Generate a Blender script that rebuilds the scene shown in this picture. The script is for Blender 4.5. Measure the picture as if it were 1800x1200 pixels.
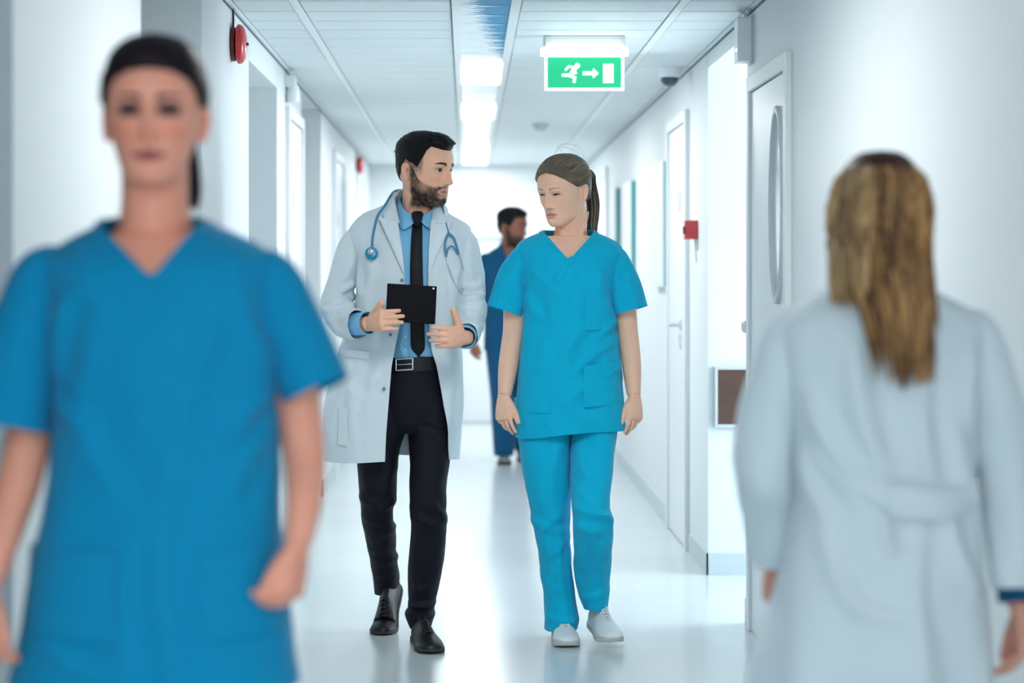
import bpy, bmesh, math, random
import numpy as np
from mathutils import Vector, Matrix, kdtree

for o in list(bpy.data.objects):
    bpy.data.objects.remove(o, do_unlink=True)
scene = bpy.context.scene
COL = scene.collection
random.seed(7)
RNG = np.random.RandomState(11)

# ------------------------------------------------------------------ camera
F, VX, VY, EYE = 3600.0, 820.0, 484.0, 1.30      # focal length in pixels, vanishing point, eye height
cam = bpy.data.cameras.new('camera')
cam.sensor_width = 36.0
cam.lens = 36.0 * F / 1800.0
cam.shift_x = (900.0 - VX) / 1800.0
cam.shift_y = -(600.0 - VY) / 1800.0
cam.clip_start = 0.05
cam.dof.use_dof = True
cam.dof.focus_distance = 7.2
cam.dof.aperture_fstop = 2.0
camo = bpy.data.objects.new('camera', cam)
camo.location = (0, 0, EYE)
camo.rotation_euler = (math.pi / 2, 0, 0)
COL.objects.link(camo)
scene.camera = camo

# ------------------------------------------------------------------ world, exposure, light levels
world = bpy.data.worlds.new('daylight'); scene.world = world
world.use_nodes = True
bg = world.node_tree.nodes['Background']
bg.inputs['Color'].default_value = (0.80, 0.93, 1.0, 1)
bg.inputs['Strength'].default_value = 3.0
vs = scene.view_settings
vs.view_transform = 'Standard'
try: vs.look = 'None'
except Exception: pass
vs.gamma = 1.0
vs.use_curve_mapping = False
vs.exposure = 1.18
LAMP_W = 9.0           # watts of one ceiling lamp (1 m)
WINDOW_W = 34.0         # daylight through the side passage window
REAR_FILL_W = 21.0          # frontal fill from an unseen window added behind the camera
LAMP_COL = (0.97, 0.99, 1.0)

# ------------------------------------------------------------------ helpers
def W(px, py, d):
    return np.array([(px - VX) * d / F, d, EYE - (py - VY) * d / F])

def pchip(x, y, q):
    x = np.asarray(x, float); y = np.asarray(y, float); q = np.asarray(q, float)
    h = np.diff(x); dl = np.diff(y) / h
    m = np.zeros_like(y)
    if len(x) == 2:
        m[:] = dl[0]
    else:
        for i in range(1, len(x) - 1):
            if dl[i-1] * dl[i] > 0:
                w1 = 2*h[i] + h[i-1]; w2 = h[i] + 2*h[i-1]
                m[i] = (w1 + w2) / (w1/dl[i-1] + w2/dl[i])
        m[0] = dl[0]; m[-1] = dl[-1]
    qc = np.clip(q, x[0], x[-1])
    k = np.clip(np.searchsorted(x, qc) - 1, 0, len(x) - 2)
    t = (qc - x[k]) / h[k]
    return ((2*t**3 - 3*t**2 + 1)*y[k] + (t**3 - 2*t**2 + t)*h[k]*m[k]
            + (-2*t**3 + 3*t**2)*y[k+1] + (t**3 - t**2)*h[k]*m[k+1])

def hsh(ix, iy, iz, seed):
    n = (ix*374761393 + iy*668265263 + iz*2147483647 + seed*1274126177) & 0xffffffff
    n = ((n ^ (n >> 13)) * 1274126177) & 0xffffffff
    n = n ^ (n >> 16)
    return (n & 0xffff) / 65535.0

def noise3(P, seed=0):
    P = np.asarray(P, float)
    i = np.floor(P).astype(np.int64); f = P - i
    f = f*f*f*(f*(f*6 - 15) + 10)
    r = 0
    for dx in (0, 1):
        for dy in (0, 1):
            for dz in (0, 1):
                w = ((f[..., 0] if dx else 1-f[..., 0]) * (f[..., 1] if dy else 1-f[..., 1])
                     * (f[..., 2] if dz else 1-f[..., 2]))
                r = r + w * hsh(i[..., 0]+dx, i[..., 1]+dy, i[..., 2]+dz, seed)
    return r * 2 - 1

def sm(a, b, x):
    t = np.clip((np.asarray(x, float) - a) / (b - a), 0, 1)
    return t*t*(3 - 2*t)

def unit(v):
    v = np.asarray(v, float)
    return v / (np.linalg.norm(v, axis=-1, keepdims=True) + 1e-12)

def grid_faces(nu, nv, wrap, off=0):
    i = np.arange(nu - 1)[:, None]; j = np.arange(nv if wrap else nv - 1)[None, :]
    jn = (j + 1) % nv
    a = i*nv + j; b = i*nv + jn; c = (i+1)*nv + jn; d = (i+1)*nv + j
    return (np.stack([a, b, c, d], -1).reshape(-1, 4) + off).tolist()

def grid_normals(G, wrap):
    if wrap:
        dv = np.roll(G, -1, 1) - np.roll(G, 1, 1)
    else:
        dv = np.gradient(G, axis=1)
    du = np.gradient(G, axis=0)
    N = unit(np.cross(dv, du))
    c = G.mean(1, keepdims=True) if wrap else G.mean((0, 1), keepdims=True)
    if ((G - c) * N).sum() < 0: N = -N
    return N

class MB:
    """collects verts / faces / colours of one mesh"""
    def __init__(s): s.v = []; s.f = []; s.c = []; s.n = 0; s.has = False
    def add(s, V, Fc, col=None):
        V = np.asarray(V, float).reshape(-1, 3)
        s.v.append(V); s.f += [[k + s.n for k in f] for f in Fc]; s.n += len(V)
        if col is not None:
            s.has = True
            c = np.asarray(col, float)
            if c.ndim == 1: c = np.tile(c, (len(V), 1))
            s.c.append(c)
        else: s.c.append(np.ones((len(V), 3)))
        return s
    def grid(s, G, wrap=False, caps=(False, False), col=None):
        nu, nv = G.shape[:2]
        V = G.reshape(-1, 3); Fc = grid_faces(nu, nv, wrap); n = nu*nv; ex = []
        for k, c in enumerate(caps):
            if c:
                r = 0 if k == 0 else nu - 1
                ex.append(G[r].mean(0)); ci = n + len(ex) - 1
                for j in range(nv):
                    a, b = r*nv + j, r*nv + (j+1) % nv
                    Fc.append([b, a, ci] if k == 0 else [a, b, ci])
        if ex: V = np.vstack([V, np.array(ex)])
        if col is not None and np.asarray(col).ndim > 1:
            col = np.asarray(col).reshape(-1, 3)
            if ex: col = np.vstack([col, np.tile(col[:1], (len(ex), 1))])
        return s.add(V, Fc, col)
    def shell(s, G, th, wrap=False, N=None, col=None):
        """a sheet of thickness th: outer grid plus inner grid and rims"""
        if N is None: N = grid_normals(G, wrap)
        nu, nv = G.shape[:2]; n = nu*nv
        V = np.vstack([G.reshape(-1, 3), (G - N*th).reshape(-1, 3)])
        a = grid_faces(nu, nv, wrap); b = [f[::-1] for f in grid_faces(nu, nv, wrap, n)]
        r = []
        for j in range(nv if wrap else nv - 1):
            k = (j+1) % nv
            r.append([k, j, n+j, n+k]); o = (nu-1)*nv
            r.append([o+j, o+k, n+o+k, n+o+j])
        if not wrap:
            for i in range(nu - 1):
                r.append([i*nv, (i+1)*nv, n+(i+1)*nv, n+i*nv])
                r.append([(i+1)*nv+nv-1, i*nv+nv-1, n+i*nv+nv-1, n+(i+1)*nv+nv-1])
        if col is not None and np.asarray(col).ndim > 1:
            col = np.vstack([np.asarray(col).reshape(-1, 3)]*2)
        return s.add(V, a + b + r, col)
    def box(s, lo, hi, col=None):
        x0, y0, z0 = lo; x1, y1, z1 = hi
        V = [(x0,y0,z0),(x1,y0,z0),(x1,y1,z0),(x0,y1,z0),(x0,y0,z1),(x1,y0,z1),(x1,y1,z1),(x0,y1,z1)]
        return s.add(V, [[0,3,2,1],[4,5,6,7],[0,1,5,4],[1,2,6,5],[2,3,7,6],[3,0,4,7]], col)
    def sweep(s, pts, rad, na=12, nu=None, up=(0, 0, 1), caps=(True, True), col=None, wrap=True):
        G = sweep(pts, rad, na, nu, up)
        return s.grid(G, True, caps, col)
    def lathe(s, prof, o, axis='z', na=32, col=None):
        """profile [(r, h)...] turned about an axis through o"""
        G = []
        for r, h in prof:
            t = np.linspace(0, 2*math.pi, na, endpoint=False)
            c, q, k = r*np.cos(t), r*np.sin(t), np.full(na, h)
            P = {'z': (c, q, k), 'x': (k, c, q), 'y': (q, k, c)}[axis]
            G.append(np.stack(P, -1) + np.asarray(o, float))
        return s.grid(np.array(G), True, (True, True), col)
    def build(s, name, mat, parent=None, smooth=True, bevel=0, ang=None):
        me = bpy.data.meshes.new(name)
        V = np.vstack(s.v)
        if parent is not None: V = V - np.array(root_loc(parent))
        me.from_pydata(V.tolist(), [], s.f)
        if s.has:
            at = me.color_attributes.new('Col', 'FLOAT_COLOR', 'POINT')
            c = np.vstack(s.c); c = np.hstack([c, np.ones((len(c), 1))]).astype(np.float32)
            at.data.foreach_set('color', c.ravel())
        me.update()
        bm = bmesh.new(); bm.from_mesh(me)
        bmesh.ops.recalc_face_normals(bm, faces=bm.faces)
        if bevel:
            es = [e for e in bm.edges if len(e.link_faces) == 2 and e.calc_face_angle(0) > 0.6]
            bmesh.ops.bevel(bm, geom=es, offset=bevel, segments=2, affect='EDGES', profile=0.5)
        bm.to_mesh(me); bm.free()
        if smooth:
            me.polygons.foreach_set('use_smooth', [True]*len(me.polygons))
            me.set_sharp_from_angle(angle=math.radians(ang or 50))
        o = bpy.data.objects.new(name, me); COL.objects.link(o)
        if mat: me.materials.append(mat)
        if parent is not None: o.parent = parent
        return o

def root_loc(o):
    l = Vector((0, 0, 0))
    while o is not None:
        l += o.location; o = o.parent
    return l

def sweep(pts, rad, na=12, nu=None, up=(0, 0, 1)):
    pts = np.asarray(pts, float)
    rad = np.asarray(rad, float)
    if rad.ndim == 0: rad = np.full((len(pts), 2), float(rad))
    if rad.ndim == 1: rad = np.stack([rad, rad], -1)
    s = np.concatenate([[0], np.cumsum(np.linalg.norm(np.diff(pts, axis=0), axis=1))])
    if nu is None: nu = max(8, len(pts)*4)
    q = np.linspace(0, s[-1], nu)
    P = np.stack([smooth_interp(s, pts[:, k], q) for k in range(3)], -1)
    R = np.stack([pchip(s, rad[:, k], q) for k in range(2)], -1)
    T = unit(np.gradient(P, axis=0))
    S = np.zeros_like(T)
    s0 = np.cross(T[0], np.asarray(up, float))
    if np.linalg.norm(s0) < 1e-3: s0 = np.cross(T[0], (1, 0, 0.1))
    S[0] = unit(s0)
    for i in range(1, nu):
        v = S[i-1] - T[i]*np.dot(S[i-1], T[i]); S[i] = unit(v)
    U = np.cross(S, T)
    t = np.linspace(0, 2*math.pi, na, endpoint=False)
    return (P[:, None, :] + S[:, None, :]*(R[:, None, 0:1]*np.cos(t)[None, :, None])
            + U[:, None, :]*(R[:, None, 1:2]*np.sin(t)[None, :, None]))

def smooth_interp(x, y, q):
    """Catmull-Rom through the points"""
    x = np.asarray(x, float); y = np.asarray(y, float)
    m = np.gradient(y, x) if len(x) > 2 else np.full(2, (y[1]-y[0])/(x[1]-x[0]))
    k = np.clip(np.searchsorted(x, q) - 1, 0, len(x) - 2); h = x[k+1] - x[k]
    t = (q - x[k]) / h
    return ((2*t**3-3*t**2+1)*y[k] + (t**3-2*t**2+t)*h*m[k] + (-2*t**3+3*t**2)*y[k+1] + (t**3-t**2)*h*m[k+1])

def tag(o, label=None, cat=None, group=None, kind=None):
    if label: o['label'] = label
    if cat: o['category'] = cat
    if group: o['group'] = group
    if kind: o['kind'] = kind
    return o

def empty(name, loc, label=None, cat=None, group=None):
    o = bpy.data.objects.new(name, None); COL.objects.link(o)
    o.location = loc; o.empty_display_size = 0.1
    return tag(o, label, cat, group)

def lin(r, g, b):
    f = lambda c: c/12.92 if c <= 0.04045 else ((c+0.055)/1.055)**2.4
    return (f(r/255.0), f(g/255.0), f(b/255.0))

# ------------------------------------------------------------------ materials
def mat(name, col=(0.8, 0.8, 0.8), rough=0.6, metal=0.0, bump=0.0, bscale=80.0, var=0.0, vscale=4.0,
        attr=False, spec=0.5, stretch=(1, 1, 1), emit=None, estr=0.0, coat=0.0, sheen=0.0, sss=0.0, trans=0.0,
        weave=0.0):
    m = bpy.data.materials.new(name); m.use_nodes = True
    nt = m.node_tree; N = nt.nodes; L = nt.links
    p = N['Principled BSDF']
    p.inputs['Roughness'].default_value = rough
    p.inputs['Metallic'].default_value = metal
    p.inputs['Specular IOR Level'].default_value = spec
    p.inputs['Coat Weight'].default_value = coat
    p.inputs['Sheen Weight'].default_value = sheen
    p.inputs['Transmission Weight'].default_value = trans
    if sss:
        p.inputs['Subsurface Weight'].default_value = sss
        p.inputs['Subsurface Radius'].default_value = (0.012, 0.005, 0.003)
        p.inputs['Subsurface Scale'].default_value = 1.0
    tc = N.new('ShaderNodeTexCoord'); mp = N.new('ShaderNodeMapping')
    mp.inputs['Scale'].default_value = stretch
    L.new(tc.outputs['Object'], mp.inputs['Vector'])
    src = None
    if attr:
        a = N.new('ShaderNodeAttribute'); a.attribute_name = 'Col'; src = a.outputs['Color']
    else:
        c = N.new('ShaderNodeRGB'); c.outputs[0].default_value = (*col, 1); src = c.outputs[0]
    if var:
        n = N.new('ShaderNodeTexNoise'); n.inputs['Scale'].default_value = vscale; n.inputs['Detail'].default_value = 4
        L.new(mp.outputs[0], n.inputs['Vector'])
        mr = N.new('ShaderNodeMapRange')
        mr.inputs['From Min'].default_value = 0.25; mr.inputs['From Max'].default_value = 0.75
        mr.inputs['To Min'].default_value = 1 - var; mr.inputs['To Max'].default_value = 1 + var
        L.new(n.outputs['Fac'], mr.inputs['Value'])
        mx = N.new('ShaderNodeVectorMath'); mx.operation = 'SCALE'
        L.new(src, mx.inputs[0]); L.new(mr.outputs[0], mx.inputs['Scale']); src = mx.outputs[0]
    L.new(src, p.inputs['Base Color'])
    if bump:
        n2 = N.new('ShaderNodeTexNoise'); n2.inputs['Scale'].default_value = bscale; n2.inputs['Detail'].default_value = 3
        L.new(mp.outputs[0], n2.inputs['Vector'])
        b = N.new('ShaderNodeBump'); b.inputs['Strength'].default_value = 1.0; b.inputs['Distance'].default_value = bump
        L.new(n2.outputs['Fac'], b.inputs['Height']); L.new(b.outputs[0], p.inputs['Normal'])
    if emit:
        p.inputs['Emission Color'].default_value = (*emit, 1); p.inputs['Emission Strength'].default_value = estr
    return m

M = {}
M['wall'] = mat('wall_paint', (0.75, 0.795, 0.815), 0.55, bump=0.0004, bscale=120, var=0.015, vscale=1.5)
M['wall_sat'] = M['wall']
M['ceil'] = mat('ceiling_panel_white', (0.70, 0.765, 0.785), 0.45, var=0.02, vscale=3)
M['rail'] = mat('rail_white', (0.80, 0.85, 0.87), 0.4)
M['dark_gap'] = mat('shadow_gap', (0.10, 0.15, 0.17), 0.8)
M['base'] = mat('baseboard_grey', (0.55, 0.63, 0.66), 0.45)
M['door'] = mat('door_white', (0.76, 0.80, 0.82), 0.35)
M['frame'] = mat('door_frame_white', (0.74, 0.785, 0.805), 0.4)
M['teal'] = mat('teal_edge', lin(40, 150, 155), 0.4)
M['steel'] = mat('brushed_steel', (0.62, 0.66, 0.68), 0.3, metal=1.0, bump=0.0001, bscale=200)
M['white_pl'] = mat('white_plastic', (0.78, 0.82, 0.84), 0.35)
M['grey_pl'] = mat('grey_plastic', (0.55, 0.60, 0.63), 0.4)
M['red'] = mat('red_enamel', lin(205, 30, 42), 0.25, coat=0.4)
M['red_dark'] = mat('dark_red_base', lin(95, 20, 28), 0.5)
M['black_pl'] = mat('black_plastic', (0.012, 0.012, 0.014), 0.5)
M['lens'] = mat('dark_dome_glass', lin(22, 48, 82), 0.08, coat=0.8)
M['lamp'] = mat('lamp_diffuser', (0.9, 0.9, 0.9), 0.4, emit=(0.95, 0.99, 1.0), estr=6.0)
M['glass'] = mat('window_pane', (0.7, 0.82, 0.88), 0.1, emit=(0.82, 0.93, 1.0), estr=0.8)
M['oval_glass'] = mat('oval_glass', lin(186, 208, 216), 0.12, coat=0.5)
M['poster'] = mat('poster_white', (0.82, 0.85, 0.86), 0.35, var=0.05, vscale=6)
M['paper'] = mat('pale_sign', (0.62, 0.68, 0.70), 0.5)

# ================================================================== THE CORRIDOR
XL, XR, CZ, YB, YE = -0.857, 1.05, 2.276, -6.0, 18.1

def floor_material():
    m = mat('floor_vinyl', (0.58, 0.655, 0.68), 0.20, var=0.03, vscale=2.0, bump=0.00025, bscale=9, spec=0.55)
    return m
M['floor'] = floor_material()
mb = MB(); mb.box((-2.2, YB - 0.3, -0.1), (3.7, YE + 0.3, 0.0))
tag(mb.build('floor', M['floor'], smooth=False), 'glossy pale vinyl corridor floor with soft reflections', kind='structure')

# ---- walls: solid blocks between the openings
left_open = [(3.0, 3.87), (5.39, 6.63), (8.06, 9.26), (10.64, 12.05)]
mb = MB(); y = YB
for a, b in left_open:
    mb.box((-1.95, y, 0), (XL, a, CZ + 0.1)); y = b
mb.box((-1.95, y, 0), (XL, YE, CZ + 0.1))
mb.box((-2.1, YB, 0), (-1.94, YE, CZ + 0.1))
mb.box((-1.95, 8.05, 2.147), (XL, 9.27, CZ + 0.1))
tag(mb.build('wall_left', M['wall'], smooth=False), 'white corridor wall with recessed doorways', kind='structure')
mb = MB()
mb.box((XR, YB, 0), (3.6, 7.66, CZ + 0.1))
mb.box((XR, 8.9, 0), (3.6, YE, CZ + 0.1))
mb.box((XR, 7.65, 2.20), (XR + 0.12, 8.91, CZ + 0.1))
tag(mb.build('wall_right', M['wall'], smooth=False), 'white corridor wall broken by a bright side passage', kind='structure')
mb = MB(); mb.box((-2.1, YE, 0), (3.6, YE + 0.2, CZ + 0.1))
tag(mb.build('wall_end', M['wall'], smooth=False), 'white wall closing the far end of the corridor', kind='structure')
# wall round the window added behind the camera for frontal light
mb = MB()
mb.box((-2.1, YB - 0.2, 0), (3.6, YB, 0.45)); mb.box((-2.1, YB - 0.2, 2.15), (3.6, YB, CZ + 0.1))
mb.box((-2.1, YB - 0.2, 0.4), (XL + 0.08, YB, 2.2)); mb.box((XR - 0.08, YB - 0.2, 0.4), (3.6, YB, 2.2))
tag(mb.build('wall_back', M['wall'], smooth=False), 'white wall around the added window behind the viewer', kind='structure')

def window(name, axis, pos, a0, a1, z0, z1, inward, watts, nm, label):
    """a glazed window: frame bars, panes and the daylight coming through it"""
    e = MB(); w = 0.05
    def bar(u0, u1, q0, q1):
        if axis == 'y': e.box((u0, pos - 0.03, q0), (u1, pos + 0.03, q1))
        else: e.box((pos - 0.03, u0, q0), (pos + 0.03, u1, q1))
    bar(a0, a1, z0, z0 + w); bar(a0, a1, z1 - w, z1); bar(a0, a0 + w, z0, z1); bar(a1 - w, a1, z0, z1)
    for k in range(1, nm):
        u = a0 + (a1 - a0) * k / nm; bar(u - 0.02, u + 0.02, z0, z1)
    o = tag(e.build(name, M['frame'], smooth=False), label, kind='structure')
    for k in range(nm):
        u0 = a0 + (a1 - a0) * k / nm; u1 = a0 + (a1 - a0) * (k + 1) / nm
        p = MB()
        if axis == 'y': p.box((u0 + 0.03, pos - 0.004, z0 + 0.03), (u1 - 0.03, pos + 0.004, z1 - 0.03))
        else: p.box((pos - 0.004, u0 + 0.03, z0 + 0.03), (pos + 0.004, u1 - 0.03, z1 - 0.03))
        p.build('pane', M['glass'], o, smooth=False)
    l = bpy.data.lights.new(name + '_daylight', 'AREA'); l.shape = 'RECTANGLE'
    l.size = (a1 - a0) * 0.95; l.size_y = (z1 - z0) * 0.95; l.energy = watts; l.color = (0.92, 0.97, 1.0)
    lo = bpy.data.objects.new(name + '_daylight', l); COL.objects.link(lo)
    c = (a0 + a1) / 2; zc = (z0 + z1) / 2
    if axis == 'y':
        lo.location = (c, pos + inward * 0.05, zc); lo.rotation_euler = (math.pi / 2 * (1 if inward < 0 else -1), 0, 0)
        if inward > 0: lo.rotation_euler = (-math.pi / 2, 0, 0) if False else (math.pi / 2, 0, math.pi)
    else:
        lo.location = (pos + inward * 0.05, c, zc); lo.rotation_euler = (0, math.pi / 2 * (1 if inward < 0 else -1), 0)
    return o
window('window_1', 'x', 3.52, 7.72, 8.84, 0.5, 2.15, -1, WINDOW_W, 2, 'bright window at the end of the side passage')
window('fill_window', 'y', YB - 0.05, XL + 0.08, XR - 0.08, 0.45, 2.15, 1, REAR_FILL_W, 3, 'unseen window behind the viewer, added as fill light')

# ---- baseboards
def baseboard(name, segs):
    mb = MB()
    for lo, hi in segs: mb.box(lo, hi)
    tag(mb.build(name, M['base'], smooth=False), 'grey coved vinyl baseboard', kind='structure')
bh, bt = 0.095, 0.008
baseboard('baseboard_right', [((XR - bt, YB, 0), (XR, 7.66 + bt, bh)), ((XR - bt, 8.9 - bt, 0), (XR, 9.60, bh)),
                              ((XR - bt, 10.60, 0), (XR, YE, bh)), ((XR - bt, 8.9 - bt, 0), (3.5, 8.9, bh)),
                              ((XR, 7.66, 0), (3.5, 7.66 + bt, bh))])
sl = []; y = YB
for a, b in left_open + [(YE, YE)]:
    sl.append(((XL, y - bt, 0), (XL + bt, a + bt, bh)))
    if b < YE: sl.append(((-1.94, b - bt, 0), (XL + bt, b, bh)))
    y = b
baseboard('baseboard_left', sl)
baseboard('baseboard_end', [((XL, YE - bt, 0), (-0.10, YE, bh)), ((1.0, YE - bt, 0), (XR, YE, bh))])

# ---- ceiling: slab with separate planks, rails and the lamp channel
mb = MB(); mb.box((-2.1, YB - 0.2, CZ + 0.012), (3.6, YE + 0.2, CZ + 0.1))
ceiling = tag(mb.build('ceiling', M['dark_gap'], smooth=False), 'suspended ceiling of long white planks', kind='structure')
CH0, CH1 = -0.036, 0.178          # lamp channel
cols = [(XL + 0.022, -0.632), (-0.598, CH0 - 0.022), (CH1 + 0.022, 0.759), (0.793, XR - 0.022)]
PITCH = 0.287; y0 = 7.0
meshes = {}
def plank(c, ya, yb):
    x0, x1 = cols[c] if isinstance(c, int) else c
    key = (x0, x1, round(yb - ya, 3))
    if key not in meshes:
        e = MB(); w, l = (x1 - x0) / 2, (yb - ya) / 2 - 0.007
        b = 0.004
        e.add([(-w, -l, 0.012), (w, -l, 0.012), (w, l, 0.012), (-w, l, 0.012),
               (-w, -l, b), (w, -l, b), (w, l, b), (-w, l, b),
               (-w + b, -l + b, 0), (w - b, -l + b, 0), (w - b, l - b, 0), (-w + b, l - b, 0)],
              [[0,1,2,3],[4,5,1,0],[5,6,2,1],[6,7,3,2],[7,4,0,3],[8,9,5,4],[9,10,6,5],[10,11,7,6],[11,8,4,7],[11,10,9,8]])
        o = e.build('ceiling_panel', M['ceil'], smooth=False); meshes[key] = o.data
        bpy.data.objects.remove(o)
    o = bpy.data.objects.new('ceiling_panel', meshes[key]); COL.objects.link(o)
    o.parent = ceiling; o.location = ((x0 + x1) / 2, (ya + yb) / 2, CZ)
    return o
ny = int((YE - y0) / PITCH)
for i in range(ny + 1):
    ya = y0 + i * PITCH; yb = min(ya + PITCH, YE)
    if yb - ya < 0.05: continue
    for c in range(4): plank(c, ya, yb)
for c in range(4):                                   # longer planks out of the picture, nearer than the first row
    for ya, yb in ((YB, -1.8), (-1.8, 2.4), (2.4, y0)): plank(c, ya, yb)
plank((XR + 0.002, 3.5), 7.66, 8.9)
for a, b in left_open:
    plank((-1.94, XL - 0.002), a, b)
mb = MB()
for x in (-0.615, 0.776): mb.box((x - 0.015, YB, CZ - 0.003), (x + 0.015, YE, CZ + 0.012))
mb.build('ceiling_rail', M['rail'], ceiling, smooth=False)
for k, (x, s) in enumerate(((XL, 1), (XR, -1))):
    mb = MB(); mb.box((min(x, x + s*0.02), YB, CZ - 0.004), (max(x, x + s*0.02), YE, CZ + 0.011))
    o = tag(mb.build('trim_%d' % (k + 1), M['rail'], smooth=False), 'white angle trim between wall and ceiling', kind='structure')
    mb = MB(); mb.box((min(x, x + s*0.004), YB, CZ - 0.011), (max(x, x + s*0.004), YE, CZ - 0.004))
    mb.build('shadow_gap', M['dark_gap'], o, smooth=False)

# lamp channel
mb = MB()
for x in (CH0, CH1):
    mb.box((x - 0.018, YB, CZ - 0.006), (x + 0.012, YE, CZ + 0.012) if x < 0 else (x + 0.018, YE, CZ + 0.012))
mb.build('lamp_channel_edge', M['rail'], ceiling, smooth=False)
LAMPS = [(-4.66, -3.62), (-2.33, -1.29), (0.0, 1.04), (4.66, 5.70), (9.32, 10.36), (11.63, 12.67),
         (15.25, 16.45), (16.95, 17.75)]
def painted_reflection_mat():
    # jagged blue and white reflection on the strip panels, put into their colour
    m = mat('painted_reflection', lin(60, 150, 195), 0.45, spec=0.2)
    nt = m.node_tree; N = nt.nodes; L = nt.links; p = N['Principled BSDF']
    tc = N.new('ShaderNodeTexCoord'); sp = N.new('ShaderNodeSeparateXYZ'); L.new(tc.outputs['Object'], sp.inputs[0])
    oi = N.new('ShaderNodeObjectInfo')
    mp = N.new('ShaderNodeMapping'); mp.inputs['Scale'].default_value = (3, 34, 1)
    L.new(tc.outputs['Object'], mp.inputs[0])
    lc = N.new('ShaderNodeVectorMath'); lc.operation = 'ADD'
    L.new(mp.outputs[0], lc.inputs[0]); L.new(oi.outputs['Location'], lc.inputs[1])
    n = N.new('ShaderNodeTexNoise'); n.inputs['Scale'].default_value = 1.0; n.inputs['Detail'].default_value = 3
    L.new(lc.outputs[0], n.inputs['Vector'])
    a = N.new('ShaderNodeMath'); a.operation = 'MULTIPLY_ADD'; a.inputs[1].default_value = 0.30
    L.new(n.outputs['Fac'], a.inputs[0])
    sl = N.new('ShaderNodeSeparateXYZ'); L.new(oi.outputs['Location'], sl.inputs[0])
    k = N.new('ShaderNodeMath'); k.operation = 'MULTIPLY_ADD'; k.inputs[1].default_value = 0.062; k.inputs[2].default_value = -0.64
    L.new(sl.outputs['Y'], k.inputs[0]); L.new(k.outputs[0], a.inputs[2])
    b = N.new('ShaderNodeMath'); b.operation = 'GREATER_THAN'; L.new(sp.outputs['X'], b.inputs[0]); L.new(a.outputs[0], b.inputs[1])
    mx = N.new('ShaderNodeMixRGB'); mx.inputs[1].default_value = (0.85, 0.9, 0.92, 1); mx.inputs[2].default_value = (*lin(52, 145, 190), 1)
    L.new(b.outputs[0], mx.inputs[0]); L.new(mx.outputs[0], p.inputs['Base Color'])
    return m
M['painted_reflection'] = painted_reflection_mat()
M['lens_white'] = mat('white_lens', (0.82, 0.87, 0.88), 0.25, coat=0.4)
def chan_panel(ya, yb, m, name):
    e = MB(); w, l = (CH1 - CH0) / 2 - 0.010, (yb - ya) / 2 - 0.004
    e.box((-w, -l, 0.0), (w, l, 0.010))
    o = e.build(name, m, smooth=False); o.parent = ceiling; o.location = ((CH0 + CH1) / 2, (ya + yb) / 2, CZ - 0.002)
def ceiling_lamp(ya, yb, label):
    t = empty('ceiling_lamp', ((CH0 + CH1) / 2, (ya + yb) / 2, CZ), label, 'ceiling lamp', 'lamps in the ceiling channel')
    w, l = (CH1 - CH0) / 2 - 0.012, (yb - ya) / 2; c = t.location
    e = MB(); e.box((c.x - w, ya, CZ - 0.008), (c.x + w, yb, CZ - 0.001)); e.build('diffuser', M['lamp'], t, smooth=False, bevel=0.002)
    for q in (ya, yb - 0.02):
        e = MB(); e.box((c.x - w, q, CZ - 0.012), (c.x + w, q + 0.02, CZ + 0.008)); e.build('end_cap', M['rail'], t, smooth=False)
    li = bpy.data.lights.new('ceiling_lamp_light', 'AREA'); li.shape = 'RECTANGLE'; li.size = 2*w; li.size_y = 2*l
    li.energy = LAMP_W * (yb - ya); li.color = LAMP_COL
    lo = bpy.data.objects.new('ceiling_lamp_light', li); COL.objects.link(lo); lo.parent = t; lo.location = (0, 0, -0.012)
names = {4.66: 'ceiling strip lamp just in front of the walking pair', 0.0: 'ceiling strip lamp straight above the viewer', -2.33: 'first ceiling strip lamp behind the viewer', -4.66: 'last ceiling strip lamp by the added window behind the viewer',
         9.32: 'nearest glowing lamp in the ceiling strip above the doctor', 11.63: 'second glowing lamp along the ceiling strip',
         15.25: 'third glowing lamp along the ceiling strip', 16.95: 'farthest glowing lamp in the ceiling strip by the end wall'}
prev = YB
for a, b in LAMPS:
    ceiling_lamp(a, b, names.get(a, 'glowing ceiling strip lamp behind or above the viewer'))
    q = prev
    n = max(1, int(round((a - q) / PITCH))) if a - q > 0.02 else 0
    for k in range(n):
        ya = q + (a - q) * k / n; yb = q + (a - q) * (k + 1) / n
        chan_panel(ya, yb, M['painted_reflection'] if 6.9 < ya < 9.0 else M['lens_white'], 'channel_panel')
    prev = b
chan_panel(prev, YE, M['lens_white'], 'channel_panel')

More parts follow.
